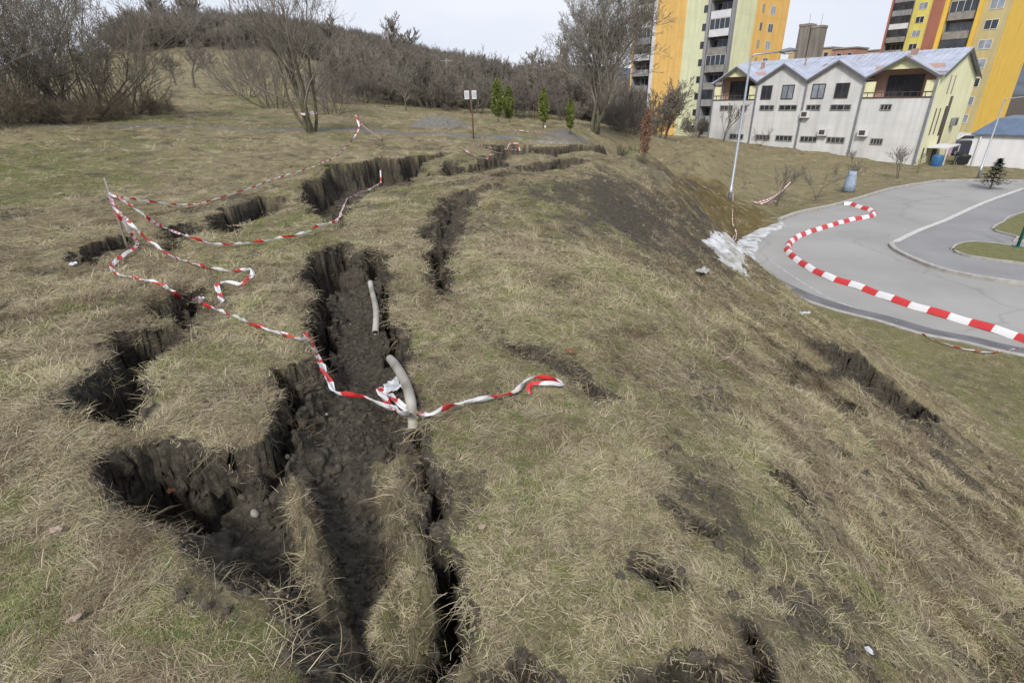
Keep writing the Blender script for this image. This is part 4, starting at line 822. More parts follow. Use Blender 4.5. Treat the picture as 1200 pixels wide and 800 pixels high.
# far tower with the red stripe
fs = frame(plan_at((1103, 40), 172.0)); zt = -8
ft = house_root('tower_block', fs, zt, 'farther tower block with a broad brick-red stripe and lemon yellow wall behind the gabled roof')
part('red_wall', C_rd, ft, fs, (-3.0, 3.4, 0, .3, zt, zt + 46)); part('yellow_strip', C_yl, ft, fs, (-4.0, -3.0, -.3, .3, zt, zt + 46)); part('lemon_wall', C_lm, ft, fs, (3.4, 6.9, 0, .3, zt, zt + 46)); loggias(ft, fs, 6.9, 11.2, zt + .2, 16, cols=[white_p, conc, C_gr]); part('red_edge', C_rd, ft, fs, (11.2, 11.6, -.6, 12, zt, zt + 46))
part('rear_wall', C_lm, ft, fs, (-4.0, 11.2, 11.7, 12, zt, zt + 46), (-4.0, -3.7, .3, 11.7, zt, zt + 46)); part('roof', conc, ft, fs, (-4.1, 11.7, -.3, 12.1, zt + 46, zt + 46.5))
for k in range(15): z = zt + .5 + k * H; window(ft, fs, 4.2, 5.9, z + .5, z + 1.9, 0, wfr, glass_b if k % 2 else glass, mull=1)
rel(ft)
# concrete stack and far blocks
fc_ = frame(plan_at((962, 40), 160.0)); b = MB(fc_)
b = part('shaft', panel_mat('board_concrete', (.27, .25, .23), dz=1.4, streak=.35), (cs := house_root('concrete_tower', fc_, -6, 'grey twin-shafted concrete tower rising behind the pale metal roof', 'tower')), fc_, (0, 2.4, 0, 3, -6, 15.0), (2.7, 5.2, -.3, 3, -6, 15.6)); part('cap', conc, cs, fc_, (-.1, 2.5, -.1, 3.1, 15.0, 15.5), (2.6, 5.3, -.4, 3.1, 15.6, 16.1)); part('joint', wfd, cs, fc_, (2.4, 2.7, .3, 2.8, -6, 15.0)); part('antenna', metal, cs, fc_, (.8, .86, 1, 1.06, 15.5, 18.0), (3.6, 3.66, 1, 1.06, 16.1, 18.2)); rel(cs)
for i, (px, D, wd, hh, mt_, lab) in enumerate([(1040, 230, 20, 12.9, 'far_cream', 'far low cream block on the skyline right of the red-fronted one'), (1003, 215, 7, 13.2, 'far_red', 'far red-brown block on the skyline behind the metal roof'), (975, 222, 14, 14.0, 'far_orange', 'far pale orange block on the skyline right of the concrete tower')]):
    ff = frame(plan_at((px, 60), D)); m3 = panel_mat(mt_, [(.50, .42, .28), (.42, .24, .17), (.55, .40, .22)][i]); ro = house_root('apartment_block', ff, -8, lab, 'building', 'far blocks on the skyline')
    part('wall', m3, ro, ff, (0, wd, 0, 10, -8, hh)); part('roof', conc, ro, ff, (-.3, wd + .3, -.3, 10.3, hh, hh + .4)); 
    for r in range(3):
        for c in range(int(wd / 3)): window(ro, ff, 1 + c * 3, 2.4 + c * 3, hh - 2.4 - r * 2.8, hh - 1.1 - r * 2.8, 0, wfr, glass, mull=0)
    rel(ro)
# garage at the right
gp = at(1131, 193, -4.6)[:2]; fg = frame(gp); gr_ = house_root('white_garage', fg, -5.2, 'low white garage building with a slanted blue-grey metal roof', 'garage'); gw = panel_mat('garage_white', (.74, .74, .76), dz=0, streak=.08)
part('wall', gw, gr_, fg, (-14, 0, 0, .3, -5.4, -2.15), (-.3, 0, .3, 9, -5.4, -2.15), (-14, -.3, 8.7, 9, -5.4, -2.15), (-14, -13.7, .3, 8.7, -5.4, -2.15))
b = MB(fg); b.prism([(.25, -.25, -2.15), (-14.3, -.25, -2.15), (-14.3, 1.3, -.95), (-1.0, 1.3, -.95)], (0, 0, .1)); b.prism([(.25, -.25, -2.15), (.25, 9.2, -2.15), (-1.0, 8.0, -.95), (-1.0, 1.3, -.95)], (0, 0, .1)); b.prism([(-1.0, 1.3, -.95), (-14.3, 1.3, -.95), (-14.3, 8, -.95), (-1, 8, -.95)], (0, 0, .1)); b.build('roof', mm('blue_sheet_metal', (.14, .19, .28), .5, metal=.3, var=.2, scale=2), gr_, origin=False)
part('downpipe', white_p, gr_, fg, (-.55, -.43, -.14, -.02, -5.4, -2.2)); rel(gr_)

# ---------------------------------------------------------------- street furniture
galv = mm('galvanised_steel', (.42, .44, .47), .45, metal=.7, var=.15, scale=6)
def lamp(px, py, H, head, label, arm=1.6, dirx=(1, .15), m=None, r=.075):
    p = at(px, py, ZR); p[2] = zf_([p[:2]])[0]; ro = empty('street_lamp', p, 0, label, 'street lamp', 'street lamps by the road'); d = np.array([*dirx, 0.]); d /= np.linalg.norm(d); m = m or galv
    MB().tube([(0, 0, -.1), (0, 0, .9), (0, 0, .92), (0, 0, H)], [r * 1.5, r * 1.5, r, r * .7], 14).build('pole', m, ro, smooth=True)
    MB().tube([(0, 0, H - .1), d * .15 + [0, 0, H + .05], d * arm + [0, 0, H + arm * .1]], r * .55, 10).build('arm', m, ro, smooth=True)
    if head:
        e = d * arm + np.array([0, 0, H + arm * .1]); hd = MB().tube([e - d * .05, e + d * .1, e + d * .45 + [0, 0, .05], e + d * .85 + [0, 0, .06]], [.05, .11, .13, .05], 12).build('lamp_head', mm('lamp_grey', (.18, .19, .2), .5), ro, smooth=True)
        hd.scale = (1, 1, 1); MB().tube([e + d * .2 + [0, 0, -.06], e + d * .6 + [0, 0, -.04]], [.09, .08], 10).build('glass', mm('lamp_glass', (.6, .6, .58), .3), hd, smooth=True)
    MB().box(-.1, .1, -r * 1.5 - .03, -r * 1.4, .25, .6).build('service_door', mm('lamp_grey'), ro); return ro
lamp(854, 240, 7.6, True, 'tall grey street lamp at the foot of the bank with tape tied to its base', arm=1.45, dirx=(1, -.1))
lamp(1146, 208, 5.2, False, 'grey street lamp pole in front of the white garage', arm=2.2, dirx=(1, -.1), r=.06)
# green post at the right edge
p = at(1192, 290, ZR + .1); ro = empty('green_post', p, 0, 'teal green metal post on the grass island at the right edge', 'post'); gn = mm('teal_paint', (.03, .17, .14), .5)
MB().tube([(0, 0, 0), (0, 0, 2.9)], .055, 12).build('pole', gn, ro, smooth=True); MB().box(-.14, .14, -.14, .14, .03, .06).build('base_plate', gn, ro); MB().tube([(0, 0, 2.9), (0, 0, 2.98)], [.065, .02], 12).build('cap', gn, ro, smooth=True)
# notice sign on the plateau
p = g3(555, 163, 25); ro = empty('notice_sign', p, R_(4), 'brown post with two small white notice boards by the gravel path', 'sign'); rust = mm('rusty_post', (.17, .09, .06), .8, var=.3, scale=10)
MB().tube([(0, 0, -.2), (0, 0, 1.0), (-.05, 0, 1.98)], .03, 8).build('pole', rust, ro, smooth=True)
for x in (-.30, .02):
    bd = MB().box(x, x + .2, -.06, -.035, 1.64, 1.98).build('board', mm('sign_white', (.62, .63, .66), .5, var=.05), ro); MB().box(x + .03, x + .17, -.064, -.0605, 1.70, 1.92).build('print', mm('sign_print', (.50, .52, .56), .7, var=.3, scale=25), bd)

# cars and rubbish container in the gap between the buildings
def car(p, rz, col, label):
    ro = empty('parked_car', p, rz, label, 'car', 'cars parked behind the garage'); b = MB(); pr = [(-2.1, .3), (-2.15, .75), (-1.75, .92), (-1.2, 1.0), (-.7, 1.42), (.9, 1.45), (1.6, 1.0), (2.1, .9), (2.15, .35), (2.0, .22), (-2.0, .22)]
    b.prism([(x, -.85, z) for x, z in pr], (0, 1.7, 0)); bo = b.build('body', mm('car_paint_%s' % label.split()[0], col, .25, spec=.7), ro, bevel=.06)
    MB().prism([(x, -.87, z) for x, z in [(-1.05, 1.0), (-.66, 1.34), (.85, 1.37), (1.4, 1.0)]], (0, 1.74, 0)).build('window', glass, ro); MB().prism([(-1.2, -.72, 1.03), (-.74, -.72, 1.40), (-.74, .72, 1.40), (-1.2, .72, 1.03)], (-.03, 0, .02)).build('windscreen', glass, ro)
    for x in (-1.35, 1.35):
        for y in (-.86, .66):
            w_ = MB().tube([(x, y, .32), (x, y + .2, .32)], .32, 18).build('wheel', mm('tyre', (.03, .03, .03), .8), ro); MB().tube([(x, y - .01, .32), (x, y + .21, .32)], .18, 14).build('rim', metal, w_)
    for y in (-.65, .4): MB().box(-2.19, -2.1, y, y + .28, .6, .75).build('headlight', wfr, ro)
    return ro
car(g3(1121, 172, 74), R_(200), (.03, .035, .07), 'navy blue car parked in the gap right of the yellow gable end'); car(g3(1126, 167, 92), R_(180), (.55, .57, .6), 'silver car parked behind the navy blue car'); car(g3(1133, 165, 84), R_(170), (.6, .6, .6), 'white car parked nearest the garage corner')
p = g3(1128, 186, 63); ro = empty('rubbish_container', p, R_(-40), 'dark grey rubbish container beside the white garage', 'container'); ro.scale = (.62, .62, .62); dk = mm('dark_plastic', (.025, .027, .03), .5)
MB().prism([(-.75, -.5, .15), (.75, -.5, .15), (.85, -.6, 1.15), (-.85, -.6, 1.15)], (0, 1.1, 0)).build('body', dk, ro, bevel=.03); MB().tube([(-.9, .0, 1.15), (.9, .0, 1.15)], .55, 16).build('lid', dk, ro, smooth=True)
for x in (-.6, .6): MB().tube([(x - .04, -.4, .09), (x + .04, -.4, .09)], .09, 10).build('wheel', mm('tyre'), ro)

# ---------------------------------------------------------------- evergreen columns and small plants
def leafy(name, p, h, rad, n, leaf, m, label, cat, group=None, shape='col', trunk_h=.3, seed=0, tm=None, base_r=.03):
    rd = np.random.default_rng(seed); ro = empty(name, p, rd.uniform(0, 6), label, cat, group)
    MB().tube([(0, 0, -.1), (.01, 0, trunk_h), (0, .01, h * .8)], [base_r, base_r * .8, .008], 7).build('trunk', tm or bark, ro, smooth=True)
    t = rd.random(n) ** .8; a = rd.uniform(0, 6.28, n); prof_ = np.sin(np.clip(t * .93 + .07, 0, 1) * math.pi) ** .6 * (1 - .35 * t)
    lump = 1 + 1.1 * fbm(a * 1.3 + seed * 7, t * 7, seed, 3)
    rr = rad * prof_ * lump * (rd.random(n) ** .45); z = trunk_h + (h - trunk_h) * t + rd.normal(0, .02, n); c = np.c_[rr * np.cos(a), rr * np.sin(a), z]
    u = rd.normal(size=(n, 3)); u[:, 2] += 1.0; u /= np.linalg.norm(u, axis=1)[:, None]; w_ = np.cross(u, rd.normal(size=(n, 3))); w_ /= np.linalg.norm(w_, axis=1)[:, None]; s = leaf * rd.uniform(.6, 1.3, n)[:, None]
    v = np.stack([c - w_ * s * .35, c + u * s * .5 - w_ * s * .1, c + u * s, c + w_ * s * .4 + u * s * .3], 1).reshape(-1, 3); f = np.arange(4 * n).reshape(-1, 4)
    link('crown', npmesh('crown', v, f), ro, m); return ro
thu = mm('thuja_green', (.21, .24, .06), .8, col2=(.06, .09, .025), scale=3.5)
for i, (px, py, D, h, r2, lab) in enumerate([(584,143,37,2.5,.5,'leftmost green column shrub, the tallest of the left pair'), (597,141,39,2.3,.42,'green column shrub at the right of the left pair'), (637,151,32,2.0,.3,'dark green column shrub with red and white tape at its foot'), (668,153,32,1.75,.25,'smallest green column shrub standing right of the other three')]):
    leafy('evergreen_shrub', g3(px, py, D), h, r2, 4200, .12, thu, lab, 'shrub', 'evergreen column shrubs on the plateau', seed=i, trunk_h=.35)
brl = mm('dead_leaves', (.27, .15, .10), .8, col2=(.15, .085, .06), scale=6)
leafy('young_beech', g3(755, 184, 16.6), 1.55, .19, 1100, .065, brl, 'young tree with rusty brown leaves on the crest of the bank', 'tree', seed=9, trunk_h=.3)
p = g3(1166, 205, 46); ro = empty('young_spruce', p, 0, 'small dark spruce in front of the white garage', 'tree'); MB().tube([(0, 0, -.1), (0, 0, 1.9)], [.05, .012], 7).build('trunk', bark, ro); V_ = []; rd = random.Random(3)
for k in range(1500):
    t = rd.random(); z = .25 + 1.65 * t; r2 = (.95 * (1 - t) + .03) * (.35 + .65 * abs(math.sin(t * 22))) * rd.random() ** .5; a = rd.choice([0, .9, 1.7, 2.6, 3.5, 4.4, 5.4]) + rd.gauss(0, .22); c = np.array([r2 * math.cos(a), r2 * math.sin(a), z + r2 * .15]); u = np.array([math.cos(a + rd.gauss(0, .6)), math.sin(a + rd.gauss(0, .6)), rd.uniform(-.2, .5)]) * .16; w_ = np.array([-u[1], u[0], rd.uniform(-.05, .05)]) * .25; V_ += [c - w_, c + u, c + w_]
link('crown', npmesh('crown', V_, np.arange(len(V_)).reshape(-1, 3)), ro, mm('spruce_green', (.035, .07, .03), .8, var=.5, scale=5))
# saplings along the road and the wrapped one
SAP = dict(stems=2, levels=3, L0=1.3, r0=.028, kids=(5, 4, 3), spread=(24, 34, 40), base=.03, stem_lean=(2, 12), rmin=.006, up=.4, start=.35)
for i, (px, py, s, lab) in enumerate([(910,238,1.5,'bare sapling with red and white tape at its foot beside the far kerb'), (957,231,1.05,'bare sapling between the taped sapling and the blue wrapped one'), (1052,208,1.5,'bare sapling in front of the right drainpipe of the gabled building'), (1075,203,.8,'small bare sapling near the corner of the yellow gable end')]):
    bare_tree('sap%d' % (i % 2), at(px, py, ZR), s, i * 2, lab, 'sapling', None, 'bare_sapling', cm=twig, seed=300 + i, **SAP)
for i, (px, D, lab) in enumerate([(847,64,'thin bare tree against the left loggia of the gabled building'), (890,60,'bare shrub against the foot of the gabled building wall'), (1005,54,'low bare shrub at the wall between two drainpipes')]): bare_tree('sap%d' % (i % 2), g3(px, 165, D), (2.6, 1.1, .9)[i], i, lab, 'shrub', None, 'bare_shrub', cm=twig, seed=300, **SAP)
p = at(994, 224, ZR); bare_tree('sap0', p, 1.25, 1, 'bare sapling rising out of the blue wrapping beside the far kerb', 'sapling', None, 'bare_sapling', cm=twig, seed=300, **SAP)
b = MB(); pts = [(p[0], p[1], p[2] + z) for z in (.0, .5, 1.0, 1.25)]; b.tube(pts, [.40, .33, .26, .22], 14, cap=False); wr = b.build('tree_wrapping', mm('blue_netting', (.20, .28, .40), .7, col2=(.36, .42, .50), scale=14, bump=.5), smooth=True); sm = wr.modifiers.new('solid', 'SOLIDIFY'); sm.thickness = .012; tag(wr, 'pale blue netting wrapped round a sapling beside the far kerb', 'wrapping')
# shrubs at the foot of the orange tower
for i, (px, py, D, s, lab) in enumerate([(772,158,62,1.55,'bare green-barked bush in front of the orange tower wall'), (815,160,75,.7,'low bare bush at the foot of the pale green wall'), (738,152,55,1.1,'bare bush left of the green-barked bush by the orange tower')]): bare_tree('edge0', g3(px, py, D), s, i + .5, lab, 'bush', 'bare bushes by the orange tower', 'bare_bush', cm=twig, seed=90, **{**BSH, 'rmin': .012, 'L0': 2.4})
# undergrowth below the left thicket
for i, (px, py, D, s) in enumerate([(60,139,33,.55), (125,138,33.5,.5), (165,134,36,.45), (0,140,32,.6), (90,139,32.5,.4), (190,133,37,.3)]):
    bare_tree('low', g3(px, py, D), s, i * 1.1, 'low tangled bramble at the foot of the left thicket, %s from the left' % ['second','fourth','fifth','first','third','last'][i], 'bramble', 'brambles under the left thicket', 'bramble', cm=mm('bramble_stems', (.25, .21, .15), .9, var=.3), stems=22, levels=3, L0=1.9, r0=.02, kids=(6, 5, 4), spread=(40, 45, 50), base=.9, stem_lean=(10, 75), rmin=.008, up=.1, start=.05, seed=77)
# posts on the hill
for i, (px, D, h, lab) in enumerate([(461,120,9,'tall grey utility mast among the shrubs on the hill'), (290,165,11,'distant utility pole on the hill behind the multi-stemmed tree'), (525,112,6,'short grey utility pole in the shrubs left of the green columns')]):
    p = g3(px, 100, D); ro = empty('utility_pole', p, 0, lab, 'pole', 'utility poles on the hill'); MB().tube([(0, 0, -.3), (0, 0, h)], .16, 8).build('pole', conc, ro); MB().box(-1.1, 1.1, -.08, .08, h - .5, h - .32).build('crossarm', conc, ro)
# heap of dark gravel and rubble by the path
def heap(name, c, rx, ry, h, m, label, cat, seed, rz=0):
    n = 46; V_ = []; F_ = []
    g = np.linspace(-1, 1, n); X, Y = np.meshgrid(g, g); rr = np.hypot(X, Y); hh = np.maximum(0, 1 - rr ** 2.0) ** 1.1 * (1 + .5 * fbm(X * 3, Y * 3, seed)) + .10 * fbm(X * 12, Y * 12, seed + 3) * (rr < .95)
    x = c[0] + (X * rx * math.cos(rz) - Y * ry * math.sin(rz)); y = c[1] + (X * rx * math.sin(rz) + Y * ry * math.cos(rz)); zz_ = zf_(np.c_[x.ravel(), y.ravel()]).reshape(x.shape) - .06 + hh * h - .1 * (rr > 1)
    v = np.c_[x.ravel() - c[0], y.ravel() - c[1], zz_.ravel() - c[2]]; I_ = np.arange(n * n).reshape(n, n); f = np.stack([I_[:-1, :-1], I_[:-1, 1:], I_[1:, 1:], I_[1:, :-1]], -1).reshape(-1, 4)
    o = link(name, npmesh(name, v, f, True), None, m); o.location = c; return tag(o, label, cat)
gravm = mm('dark_gravel', (.20, .19, .17), .95, var=.5, scale=14, bump=1.0)
heap('gravel_heap', g3(515, 146, 32), 1.9, 1.4, .62, gravm, 'low heap of dark grey gravel beyond the path', 'heap', 3, .2)
heap('rubble_heap', g3(655, 163, 24), 1.6, .7, .2, mm('rubble', (.26, .25, .23), .95, var=.6, scale=9, bump=1.0), 'low patch of pale rubble by the path behind the cracks', 'heap', 5, -.1)
heap('earth_mound', g3(765, 190, 16.3), .8, .6, .16, mm('mound_earth', (.17, .15, .10), .95, var=.5, scale=9, bump=1.0), 'small mound of dug earth round the rusty brown young tree', 'mound', 8)

# ---------------------------------------------------------------- melting snow at the kerb
sp_ = np.array([ghit(*q)[:2] for q in zr([(118,372),(150,352),(240,372),(290,345),(385,318),(402,332),(322,372),(300,420),(268,470),(285,505),(235,488),(175,440)])])
g0 = sp_.min(0) - .2; g1 = sp_.max(0) + .2; nx, ny = 150, 150; X, Y = np.meshgrid(np.linspace(g0[0], g1[0], nx), np.linspace(g0[1], g1[1], ny)); Pp = np.c_[X.ravel(), Y.ravel()]
d = sdf(Pp + .25 * np.c_[fbm(Pp[:, 0] / .4, Pp[:, 1] / .4, 5), fbm(Pp[:, 0] / .4, Pp[:, 1] / .4, 6)], sp_); gz = np.where(sdf(Pp, ROAD) > -.1, ZR + .01, zf_(Pp)); th_ = np.clip(d * .3, -.1, .05) * (1 + .9 * fbm(Pp[:, 0] / .25, Pp[:, 1] / .25, 7)) + .06 * fbm(Pp[:, 0] / .3, Pp[:, 1] / .3, 8) + .02 * fbm(Pp[:, 0] / .08, Pp[:, 1] / .08, 18) - .012
I_ = np.arange(nx * ny).reshape(ny, nx); f = np.stack([I_[:-1, :-1], I_[:-1, 1:], I_[1:, 1:], I_[1:, :-1]], -1).reshape(-1, 4); ok = (th_ > -.03); f = f[ok[f].all(1)]
snm = mat('old_snow', (.58, .60, .62), .6, col2=(.27, .26, .24), scale=3, bump=.8)
tag(link('snow', npmesh('snow', np.c_[Pp, gz + np.maximum(th_, -.05)], f, True), None, snm), 'patch of dirty melting snow between the bank and the road', kind='stuff')

# ---------------------------------------------------------------- barrier tape
def tape_mat(name, period=.34, two=False, dirt=.1):
    m = bpy.data.materials.new(name); m.use_nodes = True; t = m.node_tree; n = t.nodes; l = t.links.new; b = n['Principled BSDF']; b.inputs['Roughness'].default_value = .4
    uv = n.new('ShaderNodeUVMap'); uv.uv_map = 'UVMap'; s = n.new('ShaderNodeSeparateXYZ'); l(uv.outputs[0], s.inputs[0]); u = s.outputs['X']
    if two:                                 # the two halves of the band are printed half a block apart
        g = n.new('ShaderNodeMath'); g.operation = 'GREATER_THAN'; g.inputs[1].default_value = .5; l(s.outputs['Y'], g.inputs[0]); a = n.new('ShaderNodeMath'); a.operation = 'MULTIPLY_ADD'; a.inputs[1].default_value = period * .09; l(g.outputs[0], a.inputs[0]); l(u, a.inputs[2]); u = a.outputs[0]
    else:
        a = n.new('ShaderNodeMath'); a.operation = 'MULTIPLY_ADD'; a.inputs[1].default_value = .07; l(s.outputs['Y'], a.inputs[0]); l(u, a.inputs[2]); u = a.outputs[0]
    md = n.new('ShaderNodeMath'); md.operation = 'MODULO'; md.inputs[1].default_value = period; l(u, md.inputs[0]); gt = n.new('ShaderNodeMath'); gt.operation = 'GREATER_THAN'; gt.inputs[1].default_value = period * (.5 if two else .62); l(md.outputs[0], gt.inputs[0])
    x = n.new('ShaderNodeMixRGB'); x.inputs[1].default_value = (.86, .86, .88, 1); x.inputs[2].default_value = (.66, .05, .05, 1); l(gt.outputs[0], x.inputs[0]); l(x.outputs[0], b.inputs['Base Color'])
    tr = n.new('ShaderNodeBsdfTranslucent'); l(x.outputs[0], tr.inputs[0]); ms = n.new('ShaderNodeMixShader'); ms.inputs[0].default_value = .25; l(b.outputs[0], ms.inputs[1]); l(tr.outputs[0], ms.inputs[2]); l(ms.outputs[0], n['Material Output'].inputs[0]); return m
TM = tape_mat('barrier_tape', .40); TM2 = tape_mat('road_band', 1.05, True)
def clear_of_ground(pts, h):
    P3 = np.array(pts); z = np.array([fields(P3[:, :2])[0]])[0]; P3[:, 2] = np.maximum(P3[:, 2], z + h); return list(P3)
def tape(name, pts, wd, m, label, cat='barrier tape', group=None, seed=0, tw=1.0, n=7, tilt0=.4, clear=.02, parent=None, wrinkle=.012, arch=False):
    rd = random.Random(seed); ln = smooth_line(pts, n); ln = clear_of_ground(ln, clear) if clear is not None else ln; V_ = []; F_ = []; U_ = []; s = 0
    N_ = len(ln); ph = rd.uniform(0, 6); ang = tilt0
    for i, p in enumerate(ln):
        d = ln[min(i + 1, N_ - 1)] - ln[max(i - 1, 0)]; d = d / (np.linalg.norm(d) + 1e-9)
        if i: s += np.linalg.norm(ln[i] - ln[i - 1])
        ang = tilt0 + tw * (math.sin(s * 1.7 + ph) * .6 + math.sin(s * 4.1 + ph * 2) * .35)
        h_ = np.cross(d, (0, 0, 1)); h_ /= np.linalg.norm(h_) + 1e-9; v_ = np.cross(h_, d); w_ = h_ * math.cos(ang) + v_ * math.sin(ang); o = np.cross(w_, d)
        ww = wd * (1 - .3 * abs(math.sin(s * 2.3 + ph)) * min(tw, 1))
        if arch:
            for k in range(5): c = (k - 2) / 2; V_.append(p + h_ * c * wd * .42 + np.array([0, 0, .17 * (1 - c * c) + .012 * math.sin(s * 5 + ph) - .11])); U_.append((s, k / 4))
        else:
          for k in range(5): c = (k - 2) / 2; V_.append(p + w_ * ww / 2 * c + o * (wrinkle * math.sin(s * 23 + k * 1.7 + ph) + .012 * abs(c)) + (0, 0, ww * .5 * abs(math.sin(ang)))); U_.append((s, (k) / 4))
        if i:
            for k in range(4): a = (i - 1) * 5 + k; F_.append((a, a + 1, a + 6, a + 5))
    me = npmesh(name, np.array(V_), np.array(F_), True); uvl = me.uv_layers.new(name='UVMap'); li = np.empty(len(me.loops), np.int32); me.loops.foreach_get('vertex_index', li); uvl.data.foreach_set('uv', np.array(U_, np.float32)[li].ravel())
    o = link(name, me, parent, m); return tag(o, label, cat, group) if label else o
def G(L, h=.03): return [ghit(*q, h) for q in L]
def hang(L):       # rows (x, y, height above the ground) or (x, y, None, distance)
    return [atD(q[0], q[1], q[3]) if len(q) == 4 else ghit(q[0], q[1], q[2]) for q in L]
base = g3(150, 291); top = atD(122, 208, np.hypot(*base[:2]) * .99)
b = MB(); b.tube([base - (0, 0, .3), base, (base + top) / 2 + (.004, 0, 0), top], [.02, .02, .018, .014], 8); tag(b.build('wooden_stake', mm('grey_wood', (.30, .27, .22), .9, var=.3, scale=12), smooth=True), 'thin grey wooden stake leaning by the short crack, tapes tied to its top', 'stake')
knot = atD(128, 229, np.hypot(*base[:2]) * .985); D0 = np.hypot(*knot[:2])
z1 = lambda L: Z(60, 160, 3.0, L)
z2 = lambda L: Z(60, 330, 2.9625, L)
z3 = lambda L: Z(330, 130, 2.963, L)
zt1 = lambda L, h=.03: [ghit(x, y, h) for x, y in z1(L)]
tape('tape', [knot] + hang([(136,232,None,D0*1.0)]) + [ghit(x, y, h) for (x, y), h in zip(z1([(270,222),(400,238),(500,240),(560,228),(700,185),(800,145),(900,115),(1000,75)]), (.38,.14,.05,.04,.12,.18,.25,.38))] + [atD(414, 163, 15.6), atD(421, 150, 16.2), atD(417, 136, 16.6), atD(425, 148, 17.5), ghit(447, 163, .03)], .055, TM, 'longest barrier tape, from the stake across the meadow towards the bare tree', group='barrier tapes tied to the wooden stake', seed=1, tw=.5, n=8)
tape('tape', [knot] + [ghit(x, y, h) for (x, y), h in zip(z1([(260,235),(340,290),(400,325),(470,350),(555,378),(620,383),(700,378),(790,365),(890,345),(940,318),(985,306)]), (.55,.35,.28,.2,.08,.04,.04,.04,.05,.10,.12))] + [ghit(x, y, .06) for x, y in z3([(200,372),(225,318),(262,290),(310,272),(345,250)])] + [atD(459, 203.6, np.hypot(*ghit(446, 214)[:2]) * 1.0), atD(467.7, 193.4, np.hypot(*ghit(446, 214)[:2]) * 1.03)], .055, TM, 'barrier tape from the stake to the edge of the long upper crack', group='barrier tapes tied to the wooden stake', seed=2, tw=.5, n=8)
tape('tape', [knot] + [ghit(x, y, h) for (x, y), h in zip(z1([(235,265),(275,305),(340,365),(420,423),(500,452),(570,470),(650,480),(700,472),(706,492),(670,520),(610,516),(584,522),(590,550),(600,585)]), (.5,.4,.2,.06,.04,.03,.03,.06,.03,.03,.03,.05,.03,.02))], .055, TM, 'mostly white barrier tape from the stake ending in a hook on the grass', group='barrier tapes tied to the wooden stake', seed=3, tw=.5, n=8)
tape('tape', [knot] + [ghit(x, y, h) for (x, y), h in zip(z1([(225,262),(255,305),(282,345),(303,375),(290,398),(250,425),(225,445),(212,470),(235,490),(290,500),(340,510),(385,520),(430,550),(475,580),(500,578),(527,572),(532,592),(600,622),(700,662),(800,695),(870,715)]), (.55,.4,.22,.05,.03,.04,.05,.03,.03,.03,.03,.05,.08,.12,.10,.12,.05,.03,.03,.04,.04))] + [ghit(x, y, h) for (x, y), h in zip(z2([(890,215),(908,230),(940,300),(965,360),(990,392),(1040,402),(1090,408),(1140,430),(1185,450)]), (.03,.06,.25,.3,.28,.28,.27,.25,.2))] + [ghit(x, y, .18) for x, y in Z(300, 380, 2.963, [(510,315),(540,318)])], .048, TM, 'brightest barrier tape, from the stake past the holes down into the main trench', group='barrier tapes tied to the wooden stake', seed=4, tw=.5, n=9)
z4 = lambda L: Z(300, 380, 2.963, L)
tape('tape', [ghit(x, y, h) for (x, y), h in zip(z4([(545,318),(500,280),(460,245),(428,228),(440,252),(470,290),(500,312)]), (.2,.2,.16,.12,.16,.17,.2))], .045, TM, 'crumpled end of barrier tape looped beside the lower plastic pipe', seed=5, tw=.6, clear=.015)
tape('tape', [ghit(x, y, h) for (x, y), h in zip(z4([(550,322),(600,315),(700,281),(800,263),(880,247),(915,230),(940,200),(975,190),(1030,197),(1062,210),(1010,213),(960,210),(945,228),(950,245)]), (.15,.12,.06,.04,.04,.04,.05,.05,.03,.03,.05,.06,.05,.03))], .034, TM, 'barrier tape lying from the trench to the grass on its right', seed=6, tw=.5)
tape('tape', G([(560,171),(585,175),(610,178),(590,180),(570,176)], .05) , .055, TM, 'far loop of barrier tape on the grass near the notice sign', seed=7)
tape('tape', [ghit(x, y, .06) for x, y in Z(540, 95, 6.667, [(0,520),(60,560),(110,590),(190,610),(260,615)])], .055, TM, 'short barrier tape lying left of the far cracks', seed=8)
tape('tape', [ghit(x, y, .08) for x, y in Z(540, 95, 6.667, [(370,375),(450,385),(540,400),(590,395),(640,410)])], .055, TM, 'distant barrier tape lying at the foot of the dark green column shrub', seed=10)
c = g3(637, 151, 32); tape('tape', [c + (.12 * math.cos(a * 1.2), .12 * math.sin(a * 1.2), .02 + a * .09) for a in range(12)], .09, TM, 'barrier tape wound up the stem of the dark green column shrub', seed=11, tw=.2, clear=None)
c = g3(365, 155); tape('tape', [c + (.38 * math.cos(a * .8), .38 * math.sin(a * .8), .75 + .04 * math.sin(a * 2)) for a in range(9)], .10, TM, 'barrier tape wound round the stems of the multi-stemmed tree', seed=12, tw=.3, tilt0=1.5, clear=None)
lp = at(854, 240, ZR); lp[2] = zf_([lp[:2]])[0]
tape('tape', [lp + (.13 * math.cos(a), .13 * math.sin(a), .55) for a in (0, 1.5, 3, 4.5, 6)] + [ghit(858, 258, .12), ghit(862, 270, .05), ghit(862, 280, .03), ghit(858, 283, .04), ghit(861, 276, .03)], .048, TM, 'barrier tape tied low on the tall street lamp and trailing down the bank', seed=13, tw=.6)
for i, q in enumerate([[(926,214,.7),(915,225,.35),(900,234,.2),(884,238,.1)], [(922,218,.5),(908,231,.15),(893,239,.06),(882,236,.05)]]): tape('tape', [ghit(*w_) for w_ in q], .09, TM, ['upper strand of barrier tape sagging from the first roadside sapling', 'lower strand of barrier tape sagging from the first roadside sapling'][i], seed=14 + i, tw=.5)
tape('tape', [ghit(x, y, .05) for x, y in zr([(345,255),(365,245),(395,262),(420,258)])], .055, TM, 'scrap of barrier tape at the foot of the taped sapling', seed=17)
def RP(L, h=.12): return [at(x, y, ZR + h) for x, y in L]
